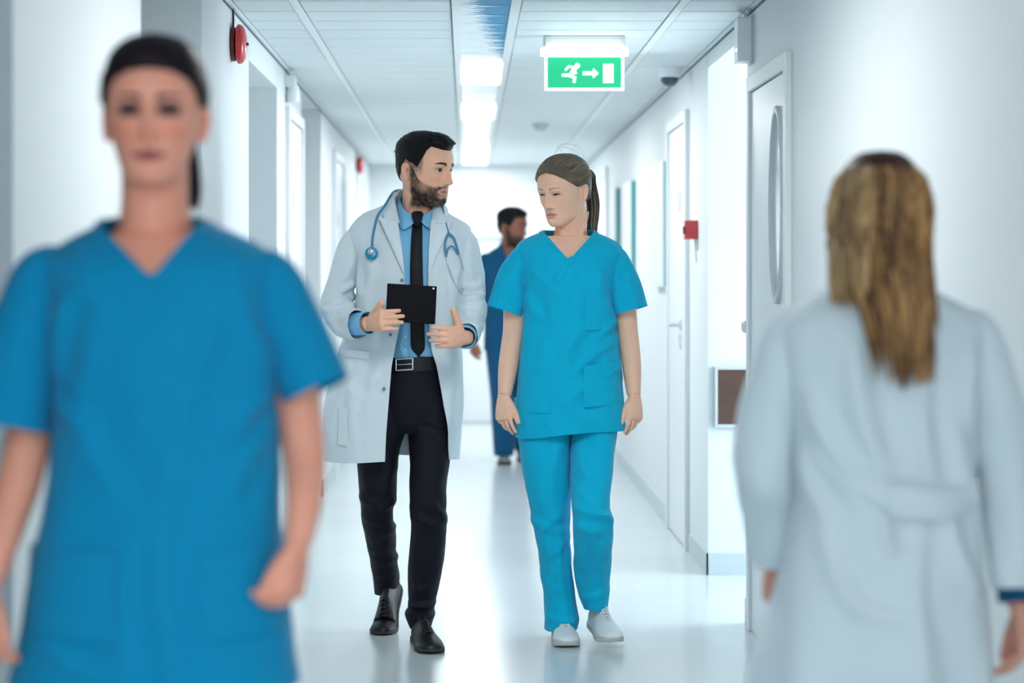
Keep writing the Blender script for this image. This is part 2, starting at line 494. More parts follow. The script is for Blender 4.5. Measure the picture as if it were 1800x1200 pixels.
# ---- doors
def lever(parent, x, y, z, s, d=-1):
    e = MB(); e.lathe([(0.001, 0), (0.024, 0.0), (0.024, s*0.008), (0.010, s*0.009), (0.010, s*0.05), (0.001, s*0.05)], (x, y, z), 'x', 20)
    e.sweep([(x + s*0.045, y, z), (x + s*0.05, y + d*0.05, z), (x + s*0.045, y + d*0.12, z)], [0.009, 0.009, 0.008], 10)
    e.build('handle', M['steel'], parent)
def side_door(name, x, s, ya, yb, zt, label, handle_y=None, hd=1, plate=True):
    """a door leaf in its frame on a side wall; s = direction into the corridor"""
    e = MB(); f = 0.055
    for lo, hi in (((ya - f), ya), (yb, (yb + f))): e.box((min(x, x + s*0.022), lo, 0), (max(x, x + s*0.022), hi, zt + f))
    e.box((min(x, x + s*0.022), ya, zt), (max(x, x + s*0.022), yb, zt + f))
    o = tag(e.build(name, M['frame'], smooth=False, bevel=0.003), label, kind='structure')
    e = MB(); e.box((min(x, x + s*0.010), ya + 0.004, 0.006), (max(x, x + s*0.010), yb - 0.004, zt - 0.004))
    e.build('leaf', M['door'], o, smooth=False, bevel=0.002)
    if handle_y:
        lever(o, x + s*0.010, handle_y, 1.06, s, hd)
        e = MB(); e.lathe([(0.001, 0), (0.02, 0), (0.018, s*0.008), (0.001, s*0.008)], (x + s*0.010, handle_y, 0.96), 'x', 18)
        e.build('lock', M['steel'], o)
    if plate:
        ym = (ya + yb) / 2 - 0.1
        e = MB(); e.box((min(x, x + s*0.016), ym - 0.07, 1.62), (max(x, x + s*0.016), ym + 0.07, 1.71))
        e.build('door_plate', M['paper'], o, smooth=False)
    return o
side_door('door_1', XR, -1, 9.70, 10.52, 2.03, 'white door with steel lever handle past the red call point', 9.92, 1)
side_door('door_2', XL, 1, 9.75, 10.52, 2.05, 'white door on the left wall with small grey plate', 10.35, -1)
side_door('door_4', XL, 1, 13.2, 14.0, 2.05, 'white door on the left wall near the far end', 13.9, -1)
side_door('door_5', XR, -1, 15.2, 16.0, 2.05, 'white door on the right wall near the far end', 15.3, 1, False)
side_door('door_6', XL, 1, 15.9, 16.7, 2.05, 'farthest white door on the left wall', 16.6, -1, False)
# door with an oval window on the near right wall
o = side_door('door_3', XR, -1, 6.66, 7.48, 1.97, 'white door with a tall oval window beside the walking woman', None, 1, False)
t = np.linspace(0, 2*math.pi, 64, endpoint=False); yc, zc, ra, rb = 6.82, 1.535, 0.135, 0.33
mb = MB()
mb.grid(np.array([np.stack([np.full(64, XR - k), yc + ra*m*np.cos(t), zc + rb*m*np.sin(t)], -1)
                  for k, m in ((0.010, 1.0), (0.024, 1.0), (0.026, 0.97), (0.024, 0.93), (0.012, 0.93))]), True)
mb.build('window_rim', M['grey_pl'], o)
mb = MB(); mb.grid(np.array([np.stack([np.full(64, XR - 0.013), yc + ra*m*np.cos(t), zc + rb*m*np.sin(t)], -1) for m in (0.94, 0.5, 0.01)]), True)
mb.build('window_glass', M['oval_glass'], o)
# double door in the end wall
mb = MB(); y = YE
for a, b in ((-0.10, -0.03), (0.93, 1.0)): mb.box((a, y - 0.03, 0), (b, y, 2.12))
mb.box((-0.03, y - 0.03, 2.05), (0.93, y, 2.12))
o = tag(mb.build('door_7', M['frame'], smooth=False, bevel=0.003), 'white double door closing the far end of the corridor', kind='structure')
for a, b in ((-0.026, 0.446), (0.454, 0.926)):
    mb = MB(); mb.box((a, y - 0.016, 0.008), (b, y, 2.046)); mb.build('leaf', M['door'], o, smooth=False, bevel=0.003)
mb = MB(); mb.box((0.03, y - 0.06, 1.635), (0.40, y - 0.035, 1.66)); mb.box((0.05, y - 0.04, 1.64), (0.07, y - 0.015, 1.655)); mb.box((0.36, y - 0.04, 1.64), (0.38, y - 0.015, 1.655))
mb.build('push_bar', M['grey_pl'], o, smooth=False)

# ================================================================== THINGS ON WALLS AND CEILING
def alarm_bell(y, z, label):
    t = empty('alarm_bell', (XL, y, z), label, 'alarm bell', 'red alarm bells on the left wall')
    e = MB(); e.lathe([(0.001, 0), (0.062, 0), (0.062, 0.014), (0.03, 0.016), (0.03, 0.024), (0.001, 0.024)], (XL, y, z), 'x', 36); e.build('base', M['red_dark'], t)
    e = MB(); e.lathe([(0.001, 0.020), (0.066, 0.020), (0.072, 0.024), (0.073, 0.030), (0.069, 0.040), (0.055, 0.050), (0.03, 0.055), (0.001, 0.056)], (XL, y, z), 'x', 40); e.build('gong', M['red'], t)
    e = MB(); e.lathe([(0.001, 0.054), (0.006, 0.055), (0.005, 0.062), (0.001, 0.063)], (XL, y, z), 'x', 12); e.build('bolt', M['black_pl'], t)
    e = MB(); e.sweep([(XL + 0.006, y, z + 0.06), (XL + 0.006, y + 0.004, z + 0.09), (XL + 0.005, y, CZ - 0.004)], 0.004, 8); e.build('cable', M['black_pl'], t)
alarm_bell(7.47, 2.143, 'large red alarm bell high on the left wall, nearest the camera')
alarm_bell(15.9, 2.157, 'small distant red alarm bell high on the left wall behind the doctor')

# red manual call point
t = empty('call_point', (XR, 9.33, 1.507), 'square red fire call point on the right wall by the door', 'call point')
mb = MB(); mb.box((XR - 0.060, 9.285, 1.464), (XR, 9.375, 1.550)); mb.build('housing', M['red'], t, smooth=False, bevel=0.004)
mb = MB(); mb.box((XR - 0.064, 9.305, 1.484), (XR - 0.059, 9.355, 1.530)); mb.build('break_glass', M['white_pl'], t, smooth=False)
mb = MB(); mb.box((XR - 0.068, 9.284, 1.488), (XR - 0.058, 9.300, 1.522)); mb.build('test_key', M['red_dark'], t, smooth=False, bevel=0.002)
mb = MB(); mb.sweep([(XR - 0.01, 9.33, 1.466), (XR - 0.006, 9.33, 1.40), (XR - 0.004, 9.33, 1.36)], 0.004, 8); mb.build('conduit', M['white_pl'], t)

# exit sign hung under the ceiling
ES = (1027 - VX) * 8.35 / F; ey = 8.35
t = empty('exit_sign', (ES, ey, CZ), 'illuminated green exit sign with running figure, arrow and door', 'exit sign')
M['mount'] = mat('sign_mount_grey', (0.40, 0.44, 0.45), 0.5)
mb = MB(); mb.box((ES - 0.166, ey - 0.035, CZ - 0.05), (ES + 0.166, ey + 0.035, CZ)); mb.build('mount', M['mount'], t, smooth=False, bevel=0.006)
M['sign_lamp'] = mat('sign_lamp_white', (0.9, 0.9, 0.9), 0.3, emit=(0.93, 1.0, 0.98), estr=1.1)
M['sign_green'] = mat('sign_green', lin(25, 180, 125), 0.4, emit=lin(30, 190, 130), estr=0.28)
M['sign_white'] = mat('sign_white', (0.9, 0.9, 0.9), 0.4, emit=(0.95, 1.0, 0.98), estr=0.5)
mb = MB(); mb.sweep([(ES - 0.178, ey, CZ - 0.066), (ES, ey, CZ - 0.066), (ES + 0.178, ey, CZ - 0.066)], [(0.030, 0.017)]*3, 20, 12, up=(0, 0, 1))
mb.build('lamp_housing', M['sign_lamp'], t)
zt, zb = CZ - 0.075, CZ - 0.223
mb = MB(); mb.box((ES - 0.162, ey - 0.006, zb), (ES + 0.162, ey + 0.006, zt)); mb.build('panel', M['sign_white'], t, smooth=False, bevel=0.003)
mb = MB(); mb.box((ES - 0.150, ey - 0.009, zb + 0.011), (ES + 0.150, ey - 0.005, zt - 0.012)); gp = mb.build('green_field', M['sign_green'], t, smooth=False)
def flat(poly, mb, y0=ey - 0.0115, y1=ey - 0.0085):
    n = len(poly); V = [(x, y0, z) for x, z in poly] + [(x, y1, z) for x, z in poly]
    mb.add(V, [list(range(n)), list(range(2*n - 1, n - 1, -1))] + [[k, n + k, n + (k+1) % n, (k+1) % n] for k in range(n)])
def sx(px, py):  # sign drawing measured on the photograph, in the sign's own plane
    return ((px - VX) * ey / F, EYE - (py - VY) * ey / F)
mb = MB(); flat([sx(1060, 113), sx(1078, 113), sx(1078, 146), sx(1060, 146)][::-1], mb); mb.build('door_symbol', M['sign_white'], gp, smooth=False)
mb = MB(); flat([sx(1024, 126), sx(1042, 126), sx(1042, 120), sx(1052, 129.5), sx(1042, 138), sx(1042, 132.5), sx(1024, 132.5)][::-1], mb); mb.build('arrow_symbol', M['sign_white'], gp, smooth=False)
mb = MB()
def limb(pts, w):
    for (a, b) in zip(pts[:-1], pts[1:]):
        a = np.array(a, float); b = np.array(b, float); d = unit(b - a); n = np.array([-d[1], d[0]]) * w / 2
        a2 = a - d*w*0.35; b2 = b + d*w*0.35
        flat([sx(*(a2 + n)), sx(*(b2 + n)), sx(*(b2 - n)), sx(*(a2 - n))], mb)
limb([(1010, 121), (1003, 133)], 8)
limb([(1004, 134), (1010, 137), (1009, 144)], 5)
limb([(1002, 132), (999, 132.5), (989, 132.5)], 5)
limb([(1010, 119), (1000, 117), (994, 123)], 3.6)
limb([(1008, 122), (1012, 129)], 3.6)
th = np.linspace(0, 2*math.pi, 20, endpoint=False); flat([sx(1014.5 + 4.6*math.cos(a), 116 + 4.6*math.sin(a)) for a in th], mb)
mb.build('running_figure', M['sign_white'], gp, smooth=False)
li = bpy.data.lights.new('exit_sign_light', 'AREA'); li.shape = 'RECTANGLE'; li.size = 0.32; li.size_y = 0.05; li.energy = 0.08; li.color = (0.95, 1, 0.95)
lo = bpy.data.objects.new('exit_sign_light', li); COL.objects.link(lo); lo.parent = t; lo.location = (0, -0.05, -0.05); lo.rotation_euler = (math.pi*0.75, 0, 0)

# dome camera on the ceiling
dx, dy = 0.952, 9.6
t = empty('dome_camera', (dx, dy, CZ), 'white security dome camera with dark glass under the ceiling', 'security camera')
mb = MB(); mb.lathe([(0.001, 0), (0.060, 0), (0.060, -0.008), (0.056, -0.012), (0.052, -0.044), (0.045, -0.050), (0.001, -0.050)], (dx, dy, CZ), 'z', 40); mb.build('housing', M['white_pl'], t)
mb = MB(); mb.lathe([(0.001, -0.046)] + [(0.045*math.cos(a), -0.048 - 0.045*math.sin(a)) for a in np.linspace(0, 1.55, 10)], (dx, dy, CZ), 'z', 36); mb.build('dome', M['lens'], t)
# smoke detector
dx, dy = (950 - VX) * 13.2 / F, 13.2
t = empty('smoke_detector', (dx, dy, CZ), 'round white smoke detector under the far ceiling', 'smoke detector')
mb = MB(); mb.lathe([(0.001, 0), (0.055, 0), (0.055, -0.012), (0.045, -0.018), (0.001, -0.018)], (dx, dy, CZ), 'z', 28); mb.build('base', M['grey_pl'], t)
mb = MB(); mb.lathe([(0.001, -0.016), (0.040, -0.018), (0.034, -0.040), (0.020, -0.046), (0.001, -0.046)], (dx, dy, CZ), 'z', 28); mb.build('sensor_head', M['grey_pl'], t)

# white box at the corner of the right wall
t = empty('alarm_box', (XR, 7.53, 2.08), 'tall white box with conduit high on the corner of the right wall', 'wall box')
mb = MB(); mb.box((XR - 0.060, 7.48, 2.083), (XR - 0.006, 7.58, 2.245)); mb.build('housing', M['white_pl'], t, smooth=False, bevel=0.004)
mb = MB(); mb.box((XR - 0.007, 7.475, 2.075), (XR, 7.585, 2.25)); mb.build('back_plate', M['grey_pl'], t, smooth=False)
mb = MB(); mb.lathe([(0.001, 0), (0.006, 0), (0.005, -0.005), (0.001, -0.006)], (XR - 0.060, 7.50, 2.125), 'x', 14); mb.build('indicator', M['sign_lamp'], t)
mb = MB(); mb.sweep([(XR - 0.02, 7.53, 2.24), (XR - 0.022, 7.53, 2.256), (XR - 0.04, 7.53, 2.268), (XR - 0.05, 7.53, CZ)], 0.006, 8); mb.build('conduit', M['white_pl'], t)
# white lamp-like fitting on the left wall
t = empty('wall_fitting', (XL, 9.70, 2.12), 'small white rounded fitting high on the left wall above the door', 'wall fitting')
mb = MB(); mb.box((XL, 9.66, 2.19), (XL + 0.05, 9.76, 2.245)); mb.build('bracket', M['white_pl'], t, smooth=False, bevel=0.004)
mb = MB(); mb.lathe([(0.001, 0.085), (0.028, 0.085), (0.030, 0.07), (0.034, 0.02), (0.030, 0.004), (0.001, 0.0)], (XL + 0.034, 9.71, 2.115), 'z', 24); mb.build('shade', M['white_pl'], t)
# rounded wall fitting at the passage corner
t = empty('door_holder', (XR, 7.60, 1.11), 'round white door holder on the right wall corner', 'door holder')
mb = MB(); mb.lathe([(0.001, 0), (0.036, 0), (0.036, -0.006), (0.024, -0.010), (0.001, -0.010)], (XR, 7.60, 1.11), 'x', 24); mb.build('plate', M['white_pl'], t)
mb = MB(); mb.lathe([(0.001, -0.008), (0.022, -0.009), (0.024, -0.02), (0.016, -0.028), (0.001, -0.03)], (XR, 7.60, 1.11), 'x', 24); mb.build('cap', M['white_pl'], t)

# brown wood panel on the passage wall
def wood_mat():
    m = mat('brown_wood', lin(82, 54, 42), 0.45, bump=0.0006, bscale=30, stretch=(2, 2, 26), var=0.30, vscale=8)
    return m
M['wood'] = wood_mat()
t = empty('wood_plaque', (1.22, 8.9, 0.645), 'dark brown wood panel in a thin pale frame on the passage wall', 'wall panel')
mb = MB(); mb.box((1.088, 8.876, 0.655), (1.345, 8.885, 0.892)); mb.build('wood_board', M['wood'], t, smooth=False)
mb = MB()
for lo, hi in (((1.075, 8.87, 0.642), (1.088, 8.9, 0.905)), ((1.345, 8.87, 0.642), (1.358, 8.9, 0.905)), ((1.088, 8.87, 0.642), (1.345, 8.9, 0.655)), ((1.088, 8.87, 0.892), (1.345, 8.9, 0.905))): mb.box(lo, hi)
mb.build('frame', M['grey_pl'], t, smooth=False, bevel=0.002)

# framed posters on the right wall
for ya, yb, z0, z1, lab in ((10.62, 11.22, 1.24, 1.895, 'nearest white framed poster with teal edge on the right wall'),
                            (12.72, 13.34, 1.24, 1.89, 'second white framed poster with teal edge on the right wall'),
                            (14.0, 14.5, 1.45, 1.90, 'third small framed poster with teal edge on the right wall')):
    t = empty('poster', (XR, ya, z0), lab, 'poster', 'framed posters on the right wall')
    e = MB(); e.box((XR - 0.036, ya + 0.005, z0), (XR, yb, z1)); e.build('board', M['poster'], t, smooth=False, bevel=0.002)
    e = MB(); e.box((XR - 0.024, ya - 0.002, z0 + 0.003), (XR - 0.003, ya + 0.006, z1 - 0.003)); e.build('teal_edge', M['teal'], t, smooth=False)
# teal door sign on the left wall far away
t = empty('door_sign', (XL, 14.15, 1.5), 'narrow teal sign plate projecting from the left wall', 'sign')
mb = MB(); mb.box((XL, 14.15, 1.50), (XL + 0.02, 14.17, 1.95)); mb.build('plate', M['teal'], t, smooth=False)
mb = MB(); mb.box((XL, 14.14, 1.49), (XL + 0.006, 14.18, 1.96)); mb.build('bracket', M['rail'], t, smooth=False)

# ================================================================== PEOPLE: tools
class Tube:
    """a garment or body tube given by its outline: (py, xL, xR, depth, front, back[, squareness])"""
    def __init__(s, rings):
        R = []
        for r in rings:
            py, xl, xr, d, bf, bb = r[:6]; n = r[6] if len(r) > 6 else 2.3
            a = W(xl, py, d); b = W(xr, py, d)
            R.append((a[2], (a[0] + b[0]) / 2, d, (b[0] - a[0]) / 2, bf, bb, n))
        R.sort(); s.R = np.array(R); s.z0, s.z1 = s.R[0, 0], s.R[-1, 0]
    def par(s, z): return [pchip(s.R[:, 0], s.R[:, k], z) for k in range(1, 7)]
    def at(s, th, z, off=0.0, k=1.0):
        xc, yc, a, bf, bb, n = s.par(z)
        a = a*k + off; b = np.where(np.cos(th) > 0, bf, bb)*k + off
        sn, cs = np.sin(th), np.cos(th)
        x = xc + a*np.sign(sn)*np.abs(sn)**(2/n); y = yc - b*np.sign(cs)*np.abs(cs)**(2/n)
        return np.stack([x, y, z + 0*x], -1)
    def front_y(s, x, z, off=0.0):
        xc, yc, a, bf, bb, n = s.par(z)
        u = np.clip(np.abs(x - xc) / (a + off), 0, 0.995)
        return yc - (bf + off)*(1 - u**n)**(1/n)
    def back_y(s, x, z, off=0.0):
        xc, yc, a, bf, bb, n = s.par(z)
        u = np.clip(np.abs(x - xc) / (a + off), 0, 0.995)
        return yc + (bb + off)*(1 - u**n)**(1/n)
    def solid(s, k=0.88, nz=40, na=32, z0=None, z1=None):
        z = np.linspace(z0 if z0 is not None else s.z0, z1 if z1 is not None else s.z1, nz)[:, None]
        th = np.linspace(0, 2*math.pi, na, endpoint=False)[None, :]
        return s.at(th + 0*z, z + 0*th, 0.0, k)

def folds(G, N, amp, sc, seed, power=1.0):
    """soft cloth folds: ridged noise along the normal"""
    n = noise3(G * np.asarray(sc, float), seed) + 0.5*noise3(G * np.asarray(sc, float)*2.1 + 7.3, seed + 1)
    r = (1 - np.abs(n)*1.6) if power > 1 else n
    return G + N * (amp * r)[..., None]

def creases(G, N, strokes, d, mask=None):
    """pressed folds: (x0,y0,x1,y1, amplitude in mm, width in px) drawn on the garment as it lies at depth d"""
    D = np.zeros(G.shape[:2])
    px = VX + G[..., 0]*F/d; py = VY - (G[..., 2] - EYE)*F/d
    face = sm(0.25, -0.25, N[..., 1]) if mask is None else mask
    for x0, y0, x1, y1, a, w in strokes:
        v = np.array([x1 - x0, y1 - y0], float); L = np.hypot(*v); v /= L
        t = ((px - x0)*v[0] + (py - y0)*v[1]); q = (px - x0)*v[1] - (py - y0)*v[0]
        bend = q + 0.06*L*np.sin(np.clip(t/L, 0, 1)*math.pi)
        e = sm(-0.25*L, 0.25*L, t) * sm(1.25*L, 0.75*L, t)
        D += a*0.0017*e*(np.exp(-(bend/w)**2) - 0.45*np.exp(-((bend - 1.7*w)/(w*1.1))**2))
    return G + N*(D*face)[..., None]

def fuse(pieces, voxel, smooth=3):
    """union of overlapping closed shapes as one continuous surface"""
    mb = MB()
    for V, Fc in pieces: mb.add(V, Fc)
    me = bpy.data.meshes.new('tmp'); me.from_pydata(np.vstack(mb.v).tolist(), [], mb.f); me.update()
    bm = bmesh.new(); bm.from_mesh(me); bmesh.ops.recalc_face_normals(bm, faces=bm.faces); bm.to_mesh(me); bm.free()
    o = bpy.data.objects.new('tmp', me); COL.objects.link(o)
    m = o.modifiers.new('r', 'REMESH'); m.mode = 'VOXEL'; m.voxel_size = voxel; m.adaptivity = 0.0
    if smooth:
        s = o.modifiers.new('s', 'SMOOTH'); s.factor = 0.5; s.iterations = smooth
    dg = bpy.context.evaluated_depsgraph_get(); dg.update()
    m2 = bpy.data.meshes.new_from_object(o.evaluated_get(dg))
    V = np.empty(len(m2.vertices)*3); m2.vertices.foreach_get('co', V); V = V.reshape(-1, 3)
    Fc = [list(p.vertices) for p in m2.polygons]
    bpy.data.objects.remove(o); bpy.data.meshes.remove(me); bpy.data.meshes.remove(m2)
    return V, Fc

def gm(G, wrap=True, caps=(True, True)):
    m = MB(); m.grid(G, wrap, caps); return np.vstack(m.v), m.f

class Head:
    Z  = [-.1185, -.1165, -.112, -.104, -.092, -.078, -.062, -.045, -.022, 0, .018, .042, .068, .088, .102, .110, .1145, .1155]
    FR = [-.058, -.070, -.080, -.0855, -.087, -.0875, -.088, -.0885, -.090, -.0925, -.0985, -.0985, -.091, -.076, -.055, -.036, -.012, .008]
    BK = [-.036, -.022, -.006, .010, .028, .045, .060, .074, .089, .097, .1005, .102, .0965, .084, .067, .050, .028, .012]
    WD = [.010, .020, .030, .040, .0500, .0565, .0615, .0665, .0730, .0755, .0765, .0765, .0715, .062, .048, .035, .018, .004]
    Y0 = [-.048, -.045, -.040, -.034, -.026, -.018, -.010, -.004, .0, .003, .005, .006, .007, .008, .009, .010, .010, .010]
    NN = [2.0, 2.0, 2.0, 2.0, 2.05, 2.1, 2.15, 2.2, 2.3, 2.35, 2.35, 2.3, 2.2, 2.1, 2.05, 2.0, 2.0, 2.0]
    def __init__(s, pos, yaw, pitch=0, roll=0, scale=1.0, male=True, jaw=1.0):
        s.sc = scale; s.male = male; s.jaw = jaw
        R = Matrix.Rotation(math.radians(yaw), 3, 'Z') @ Matrix.Rotation(math.radians(pitch), 3, 'X') @ Matrix.Rotation(math.radians(roll), 3, 'Y')
        s.R = np.array(R); s.pos = np.asarray(pos, float)
    def world(s, P): return (np.asarray(P)*s.sc) @ s.R.T + s.pos
    def local(s, P): return ((np.asarray(P) - s.pos) @ s.R) / s.sc
    def par(s, z):
        p = [np.interp(z, s.Z, v) if False else pchip(s.Z, v, z) for v in (s.FR, s.BK, s.WD, s.Y0, s.NN)]
        j = 1 + (s.jaw - 1)*sm(0.0, -0.07, z)
        p[2] = p[2]*j
        return p
    def feat(s, x, z):
        m = s.male; g = lambda cx, cz, sx, sz: np.exp(-((np.abs(x) - cx)/sx)**2 - ((z - cz)/sz)**2)
        d = 0
        k = (1.0 if m else 0.90)*getattr(s, 'nose', 1.0)
        prot = pchip([-.060, -.052, -.047, -.042, -.036, -.028, -.012, .004, .018, .03], [0, .0015, .010, .0215, .0250, .0215, .0135, .0070, .0025, 0], z)*k
        wid = pchip([-.055, -.045, -.036, -.02, .0, .02], [.012, .0125, .0115, .0085, .0075, .0085], z)
        d = d - prot*np.exp(-(np.abs(x)/wid)**2.4)
        d = d - 0.0085*k*g(.0135, -.0405, .0062, .0062)          # nostril wings
        d = d + 0.0050*g(.0065, -.0475, .0035, .0030)            # nostrils
        d = d + 0.0120*g(.0315, .002, .0150, .0095)              # sockets
        d = d + 0.0060*g(.0150, .004, .0065, .0110)              # inner corners
        d = d - 0.0060*g(.0320, .0015, .0125, .0075)             # eyeballs under the lids
        d = d - (0.0045 if m else 0.0022)*g(.030, .0195, .020, .006)
        d = d - 0.0030*g(.043, -.024, .016, .014)                # cheekbones
        d = d + 0.0035*g(.045, -.058, .014, .016)
        d = d - 0.0058*g(.0, -.0640, .0190, .0045)               # upper lip
        d = d - 0.0068*g(.0, -.0755, .0170, .0050)               # lower lip
        d = d + 0.0052*g(.0, -.0698, .0215, .0017)               # mouth line
        d = d + 0.0030*g(.0, -.0845, .016, .0045)                # under the lip
        d = d - (0.0075 if m else 0.0055)*g(.0, -.1010, .017, .0110)
        return d
    def face_y(s, x, z):
        f, b, w, y0, n = s.par(z)
        u = np.clip(np.abs(x)/w, 0, .999)
        return y0 + (f - y0)*(1 - u**n)**(1/n) + s.feat(x, z)*(1 - sm(.7, .98, u))
    def surf(s, th, z, off=0.0):
        f, b, w, y0, n = s.par(z)
        sn, cs = np.sin(th), np.cos(th)
        x = w*np.sign(sn)*np.abs(sn)**(2/n); dep = np.where(cs > 0, y0 - f, b - y0)
        y = y0 - dep*np.sign(cs)*np.abs(cs)**(2/n)
        y = y + np.where(cs > 0, s.feat(x, z)*(1 - sm(.7, .98, np.abs(x)/(w + 1e-9))), 0)
        P = np.stack([x, y, z + 0*x], -1)
        if np.any(off):
            c = np.array([0, .01, .015]); P = P + unit(P - c)*np.asarray(off)[..., None]
        return P
    def pieces(s):
        th = np.linspace(0, 2*math.pi, 200, endpoint=False)
        th = th - 0.32*np.sin(th)                       # denser at the face
        z = np.concatenate([np.linspace(-.1185, -.095, 16), np.linspace(-.0935, .03, 90), np.linspace(.033, .1155, 34)])
        G = s.world(s.surf(th[None, :] + 0*z[:, None], z[:, None] + 0*th[None, :]))
        out = [gm(G)]
        for sd in (-1, 1):                             # ears
            a = np.linspace(0, 2*math.pi, 36, endpoint=False); rings = []
            for r, hx in ((0.02, -.002), (0.35, -.0025), (0.55, .0005), (0.72, .0045), (0.86, .0060), (0.97, .0040), (1.0, 0.0), (0.9, -.005), (.5, -.010), (.02, -.011)):
                yy = (.0165 + .003*np.sin(a))*r*np.cos(a); zz = .0315*r*np.sin(a)
                yy = yy + .006*np.sin(a)*r
                rings.append(np.stack([hx + 0*a, yy, zz], -1))
            E = np.array(rings)
            an = math.radians(24)
            X = E[..., 0]*math.cos(an) + E[..., 1]*math.sin(an); Y = -E[..., 0]*math.sin(an) + E[..., 1]*math.cos(an)
            E = np.stack([sd*(X + .0795), Y + .0165, E[..., 2] - .010], -1)
            out.append(gm(s.world(E)))
        return out
    def eyes(s, parent, look=(0.0, 0.0), openz=0.0052, iris=(0.03, 0.018, 0.012), lashes=True, lash_col=(.012, .008, .008), wide=0.0142, lr=0.0011, white=(.72, .70, .69)):
        for sd in (-1, 1):
            cx, cz = sd*.0315, .0012
            u = np.linspace(-1, 1, 25); v = np.linspace(-1, 1, 13)
            U, Vv = np.meshgrid(u, v, indexing='ij')
            up = openz*(1 - np.abs(U)**2.2); lo = openz*0.75*(1 - np.abs(U)**2.2)
            zz = cz + np.where(Vv > 0, Vv*up, Vv*lo) + sd*U*0.0009
            xx = cx + U*wide
            yy = s.face_y(xx, zz) - 0.0013*(1 - (np.abs(U))**4) + 0.0006
            ix, iz = cx + look[0], cz + look[1]
            r = np.hypot(xx - ix, zz - iz)
            c = np.ones(U.shape + (3,))*np.array(white)
            c = np.where((r < .0060)[..., None], np.array(iris), c); c = np.where((r < .0026)[..., None], .004, c)
            mb = MB(); mb.grid(s.world(np.stack([xx, yy, zz], -1)), col=c); mb.build('eye', M['eye'], parent)
            if lashes:
                P = np.stack([cx + u*wide*1.04, 0*u, cz + openz*(1 - np.abs(u)**2.2) + sd*u*0.0009], -1)
                P[:, 1] = s.face_y(P[:, 0], P[:, 2]) - 0.0022
                mb = MB(); mb.sweep(s.world(P), [lr*(1.05 - abs(k)**3*.7)*s.sc for k in u], 6, 30); mb.build('eyelashes', M['lash'], parent)
    def kd(s):
        th = np.linspace(0, 2*math.pi, 120, endpoint=False); z = np.linspace(-.118, .1155, 120)
        P = s.surf(th[None, :] + 0*z[:, None], z[:, None] + 0*th[None, :]).reshape(-1, 3)
        c = np.array([0, .01, .015]); D = P - c; r = np.linalg.norm(D, axis=1)
        t = kdtree.KDTree(len(P))
        for i, q in enumerate(D / r[:, None]): t.insert(Vector(q), i)
        t.balance(); s._kd = (t, r, c)
    def on(s, d, off):
        """point on the scalp in direction d, lifted by off (head units)"""
        t, r, c = s._kd; d = unit(d)
        q = t.find_n(Vector(d), 4); rr = np.mean([r[k[1]] for k in q])
        return c + d*(rr + off)
    def cap(s, hair_z, thick, nz=60, na=140, rough=0.0, seed=3, zt=.1155):
        """hair as a shell that follows the skull down to the hairline hair_z(theta)"""
        th = np.linspace(0, 2*math.pi, na, endpoint=False)
        hz = np.array([hair_z(((t + math.pi) % (2*math.pi)) - math.pi) for t in th])
        v = np.linspace(0, 1, nz)[:, None]
        z = zt + (hz[None, :] - .006 - zt)*(v**0.9)
        T = th[None, :] + 0*v
        edge = sm(hz - .006, hz + .010, z)
        tk = thick(((T + math.pi) % (2*math.pi)) - math.pi, z)*edge - .004*(1 - edge)
        P = s.surf(T, z, tk)
        if rough: P = P + unit(P)*(rough*noise3(P*np.array([220, 220, 60]), seed)*edge)[..., None]
        return P

def hand(wrist, df, pn, tdir, curls, scale=1.0, spread=0.0, thumb=(0.5, 0.8, 0.25), tbend=0.35, lens=(.070, .078, .073, .057), fat=1.0):
    """pieces of a hand: df along the fingers, pn out of the palm, tdir to the thumb side"""
    w = np.asarray(wrist, float); df = unit(df); pn = unit(np.asarray(pn) - df*np.dot(pn, df)); td = np.asarray(tdir, float)
    td = unit(td - df*np.dot(td, df) - pn*np.dot(td, pn)); k = scale; out = []
    a = np.linspace(0, 2*math.pi, 24, endpoint=False)
    rings = []
    for t, hw, hh, o in ((-.03, .024, .019, 0), (0, .026, .0185, 0), (.02, .031, .0185, 0), (.05, .038, .0170, .001), (.078, .0395, .0145, .001), (.092, .036, .0105, .0)):
        c = w + df*t*k + td*o*k
        rings.append(c + k*(td*(hw*np.sign(np.cos(a))*np.abs(np.cos(a))**.8)[:, None] + pn*(hh*np.sin(a))[:, None]))
    out.append(gm(np.array(rings)))
    for i, (o, L) in enumerate(zip((.0285, .0098, -.0092, -.0275), lens)):
        p = w + df*(.080 if i in (1, 2) else .074)*k + td*o*k
        d0 = unit(df + td*spread*(1.5 - i)/1.5); ang = 0.0
        pts = [p - d0*.018*k, p]; rr = [.0092*fat, .0102*fat]
        cu = curls[i] if hasattr(curls[i], '__len__') else (curls[i],)*3
        r0 = (.0099 if i < 3 else .0086)*fat
        for j, (fr, c) in enumerate(zip((.44, .30, .26), cu)):
            ang += math.radians(c); d = d0*math.cos(ang) + pn*math.sin(ang)
            p = p + d*L*fr*k; pts.append(p); rr.append(r0*(1 - .10*(j + 1)))
        pts.append(p + d*.004*k); rr.append(r0*.45)
        out.append(gm(sweep(pts, np.array(rr)*k, 12, 26, up=td)))
    b = w + df*.020*k + td*.018*k
    d = unit(df*thumb[0] + td*thumb[1] + pn*thumb[2])
    pts = [b, b + d*.040*k]; d2 = unit(d + df*tbend); pts.append(pts[-1] + d2*.031*k); d3 = unit(d2 + df*tbend*.4); pts += [pts[-1] + d3*.022*k, pts[-1] + d3*.028*k]
    out.append(gm(sweep(pts, np.array([.0165, .0145, .0125, .0108, .006])*k, 12, 24, up=pn)))
    return out

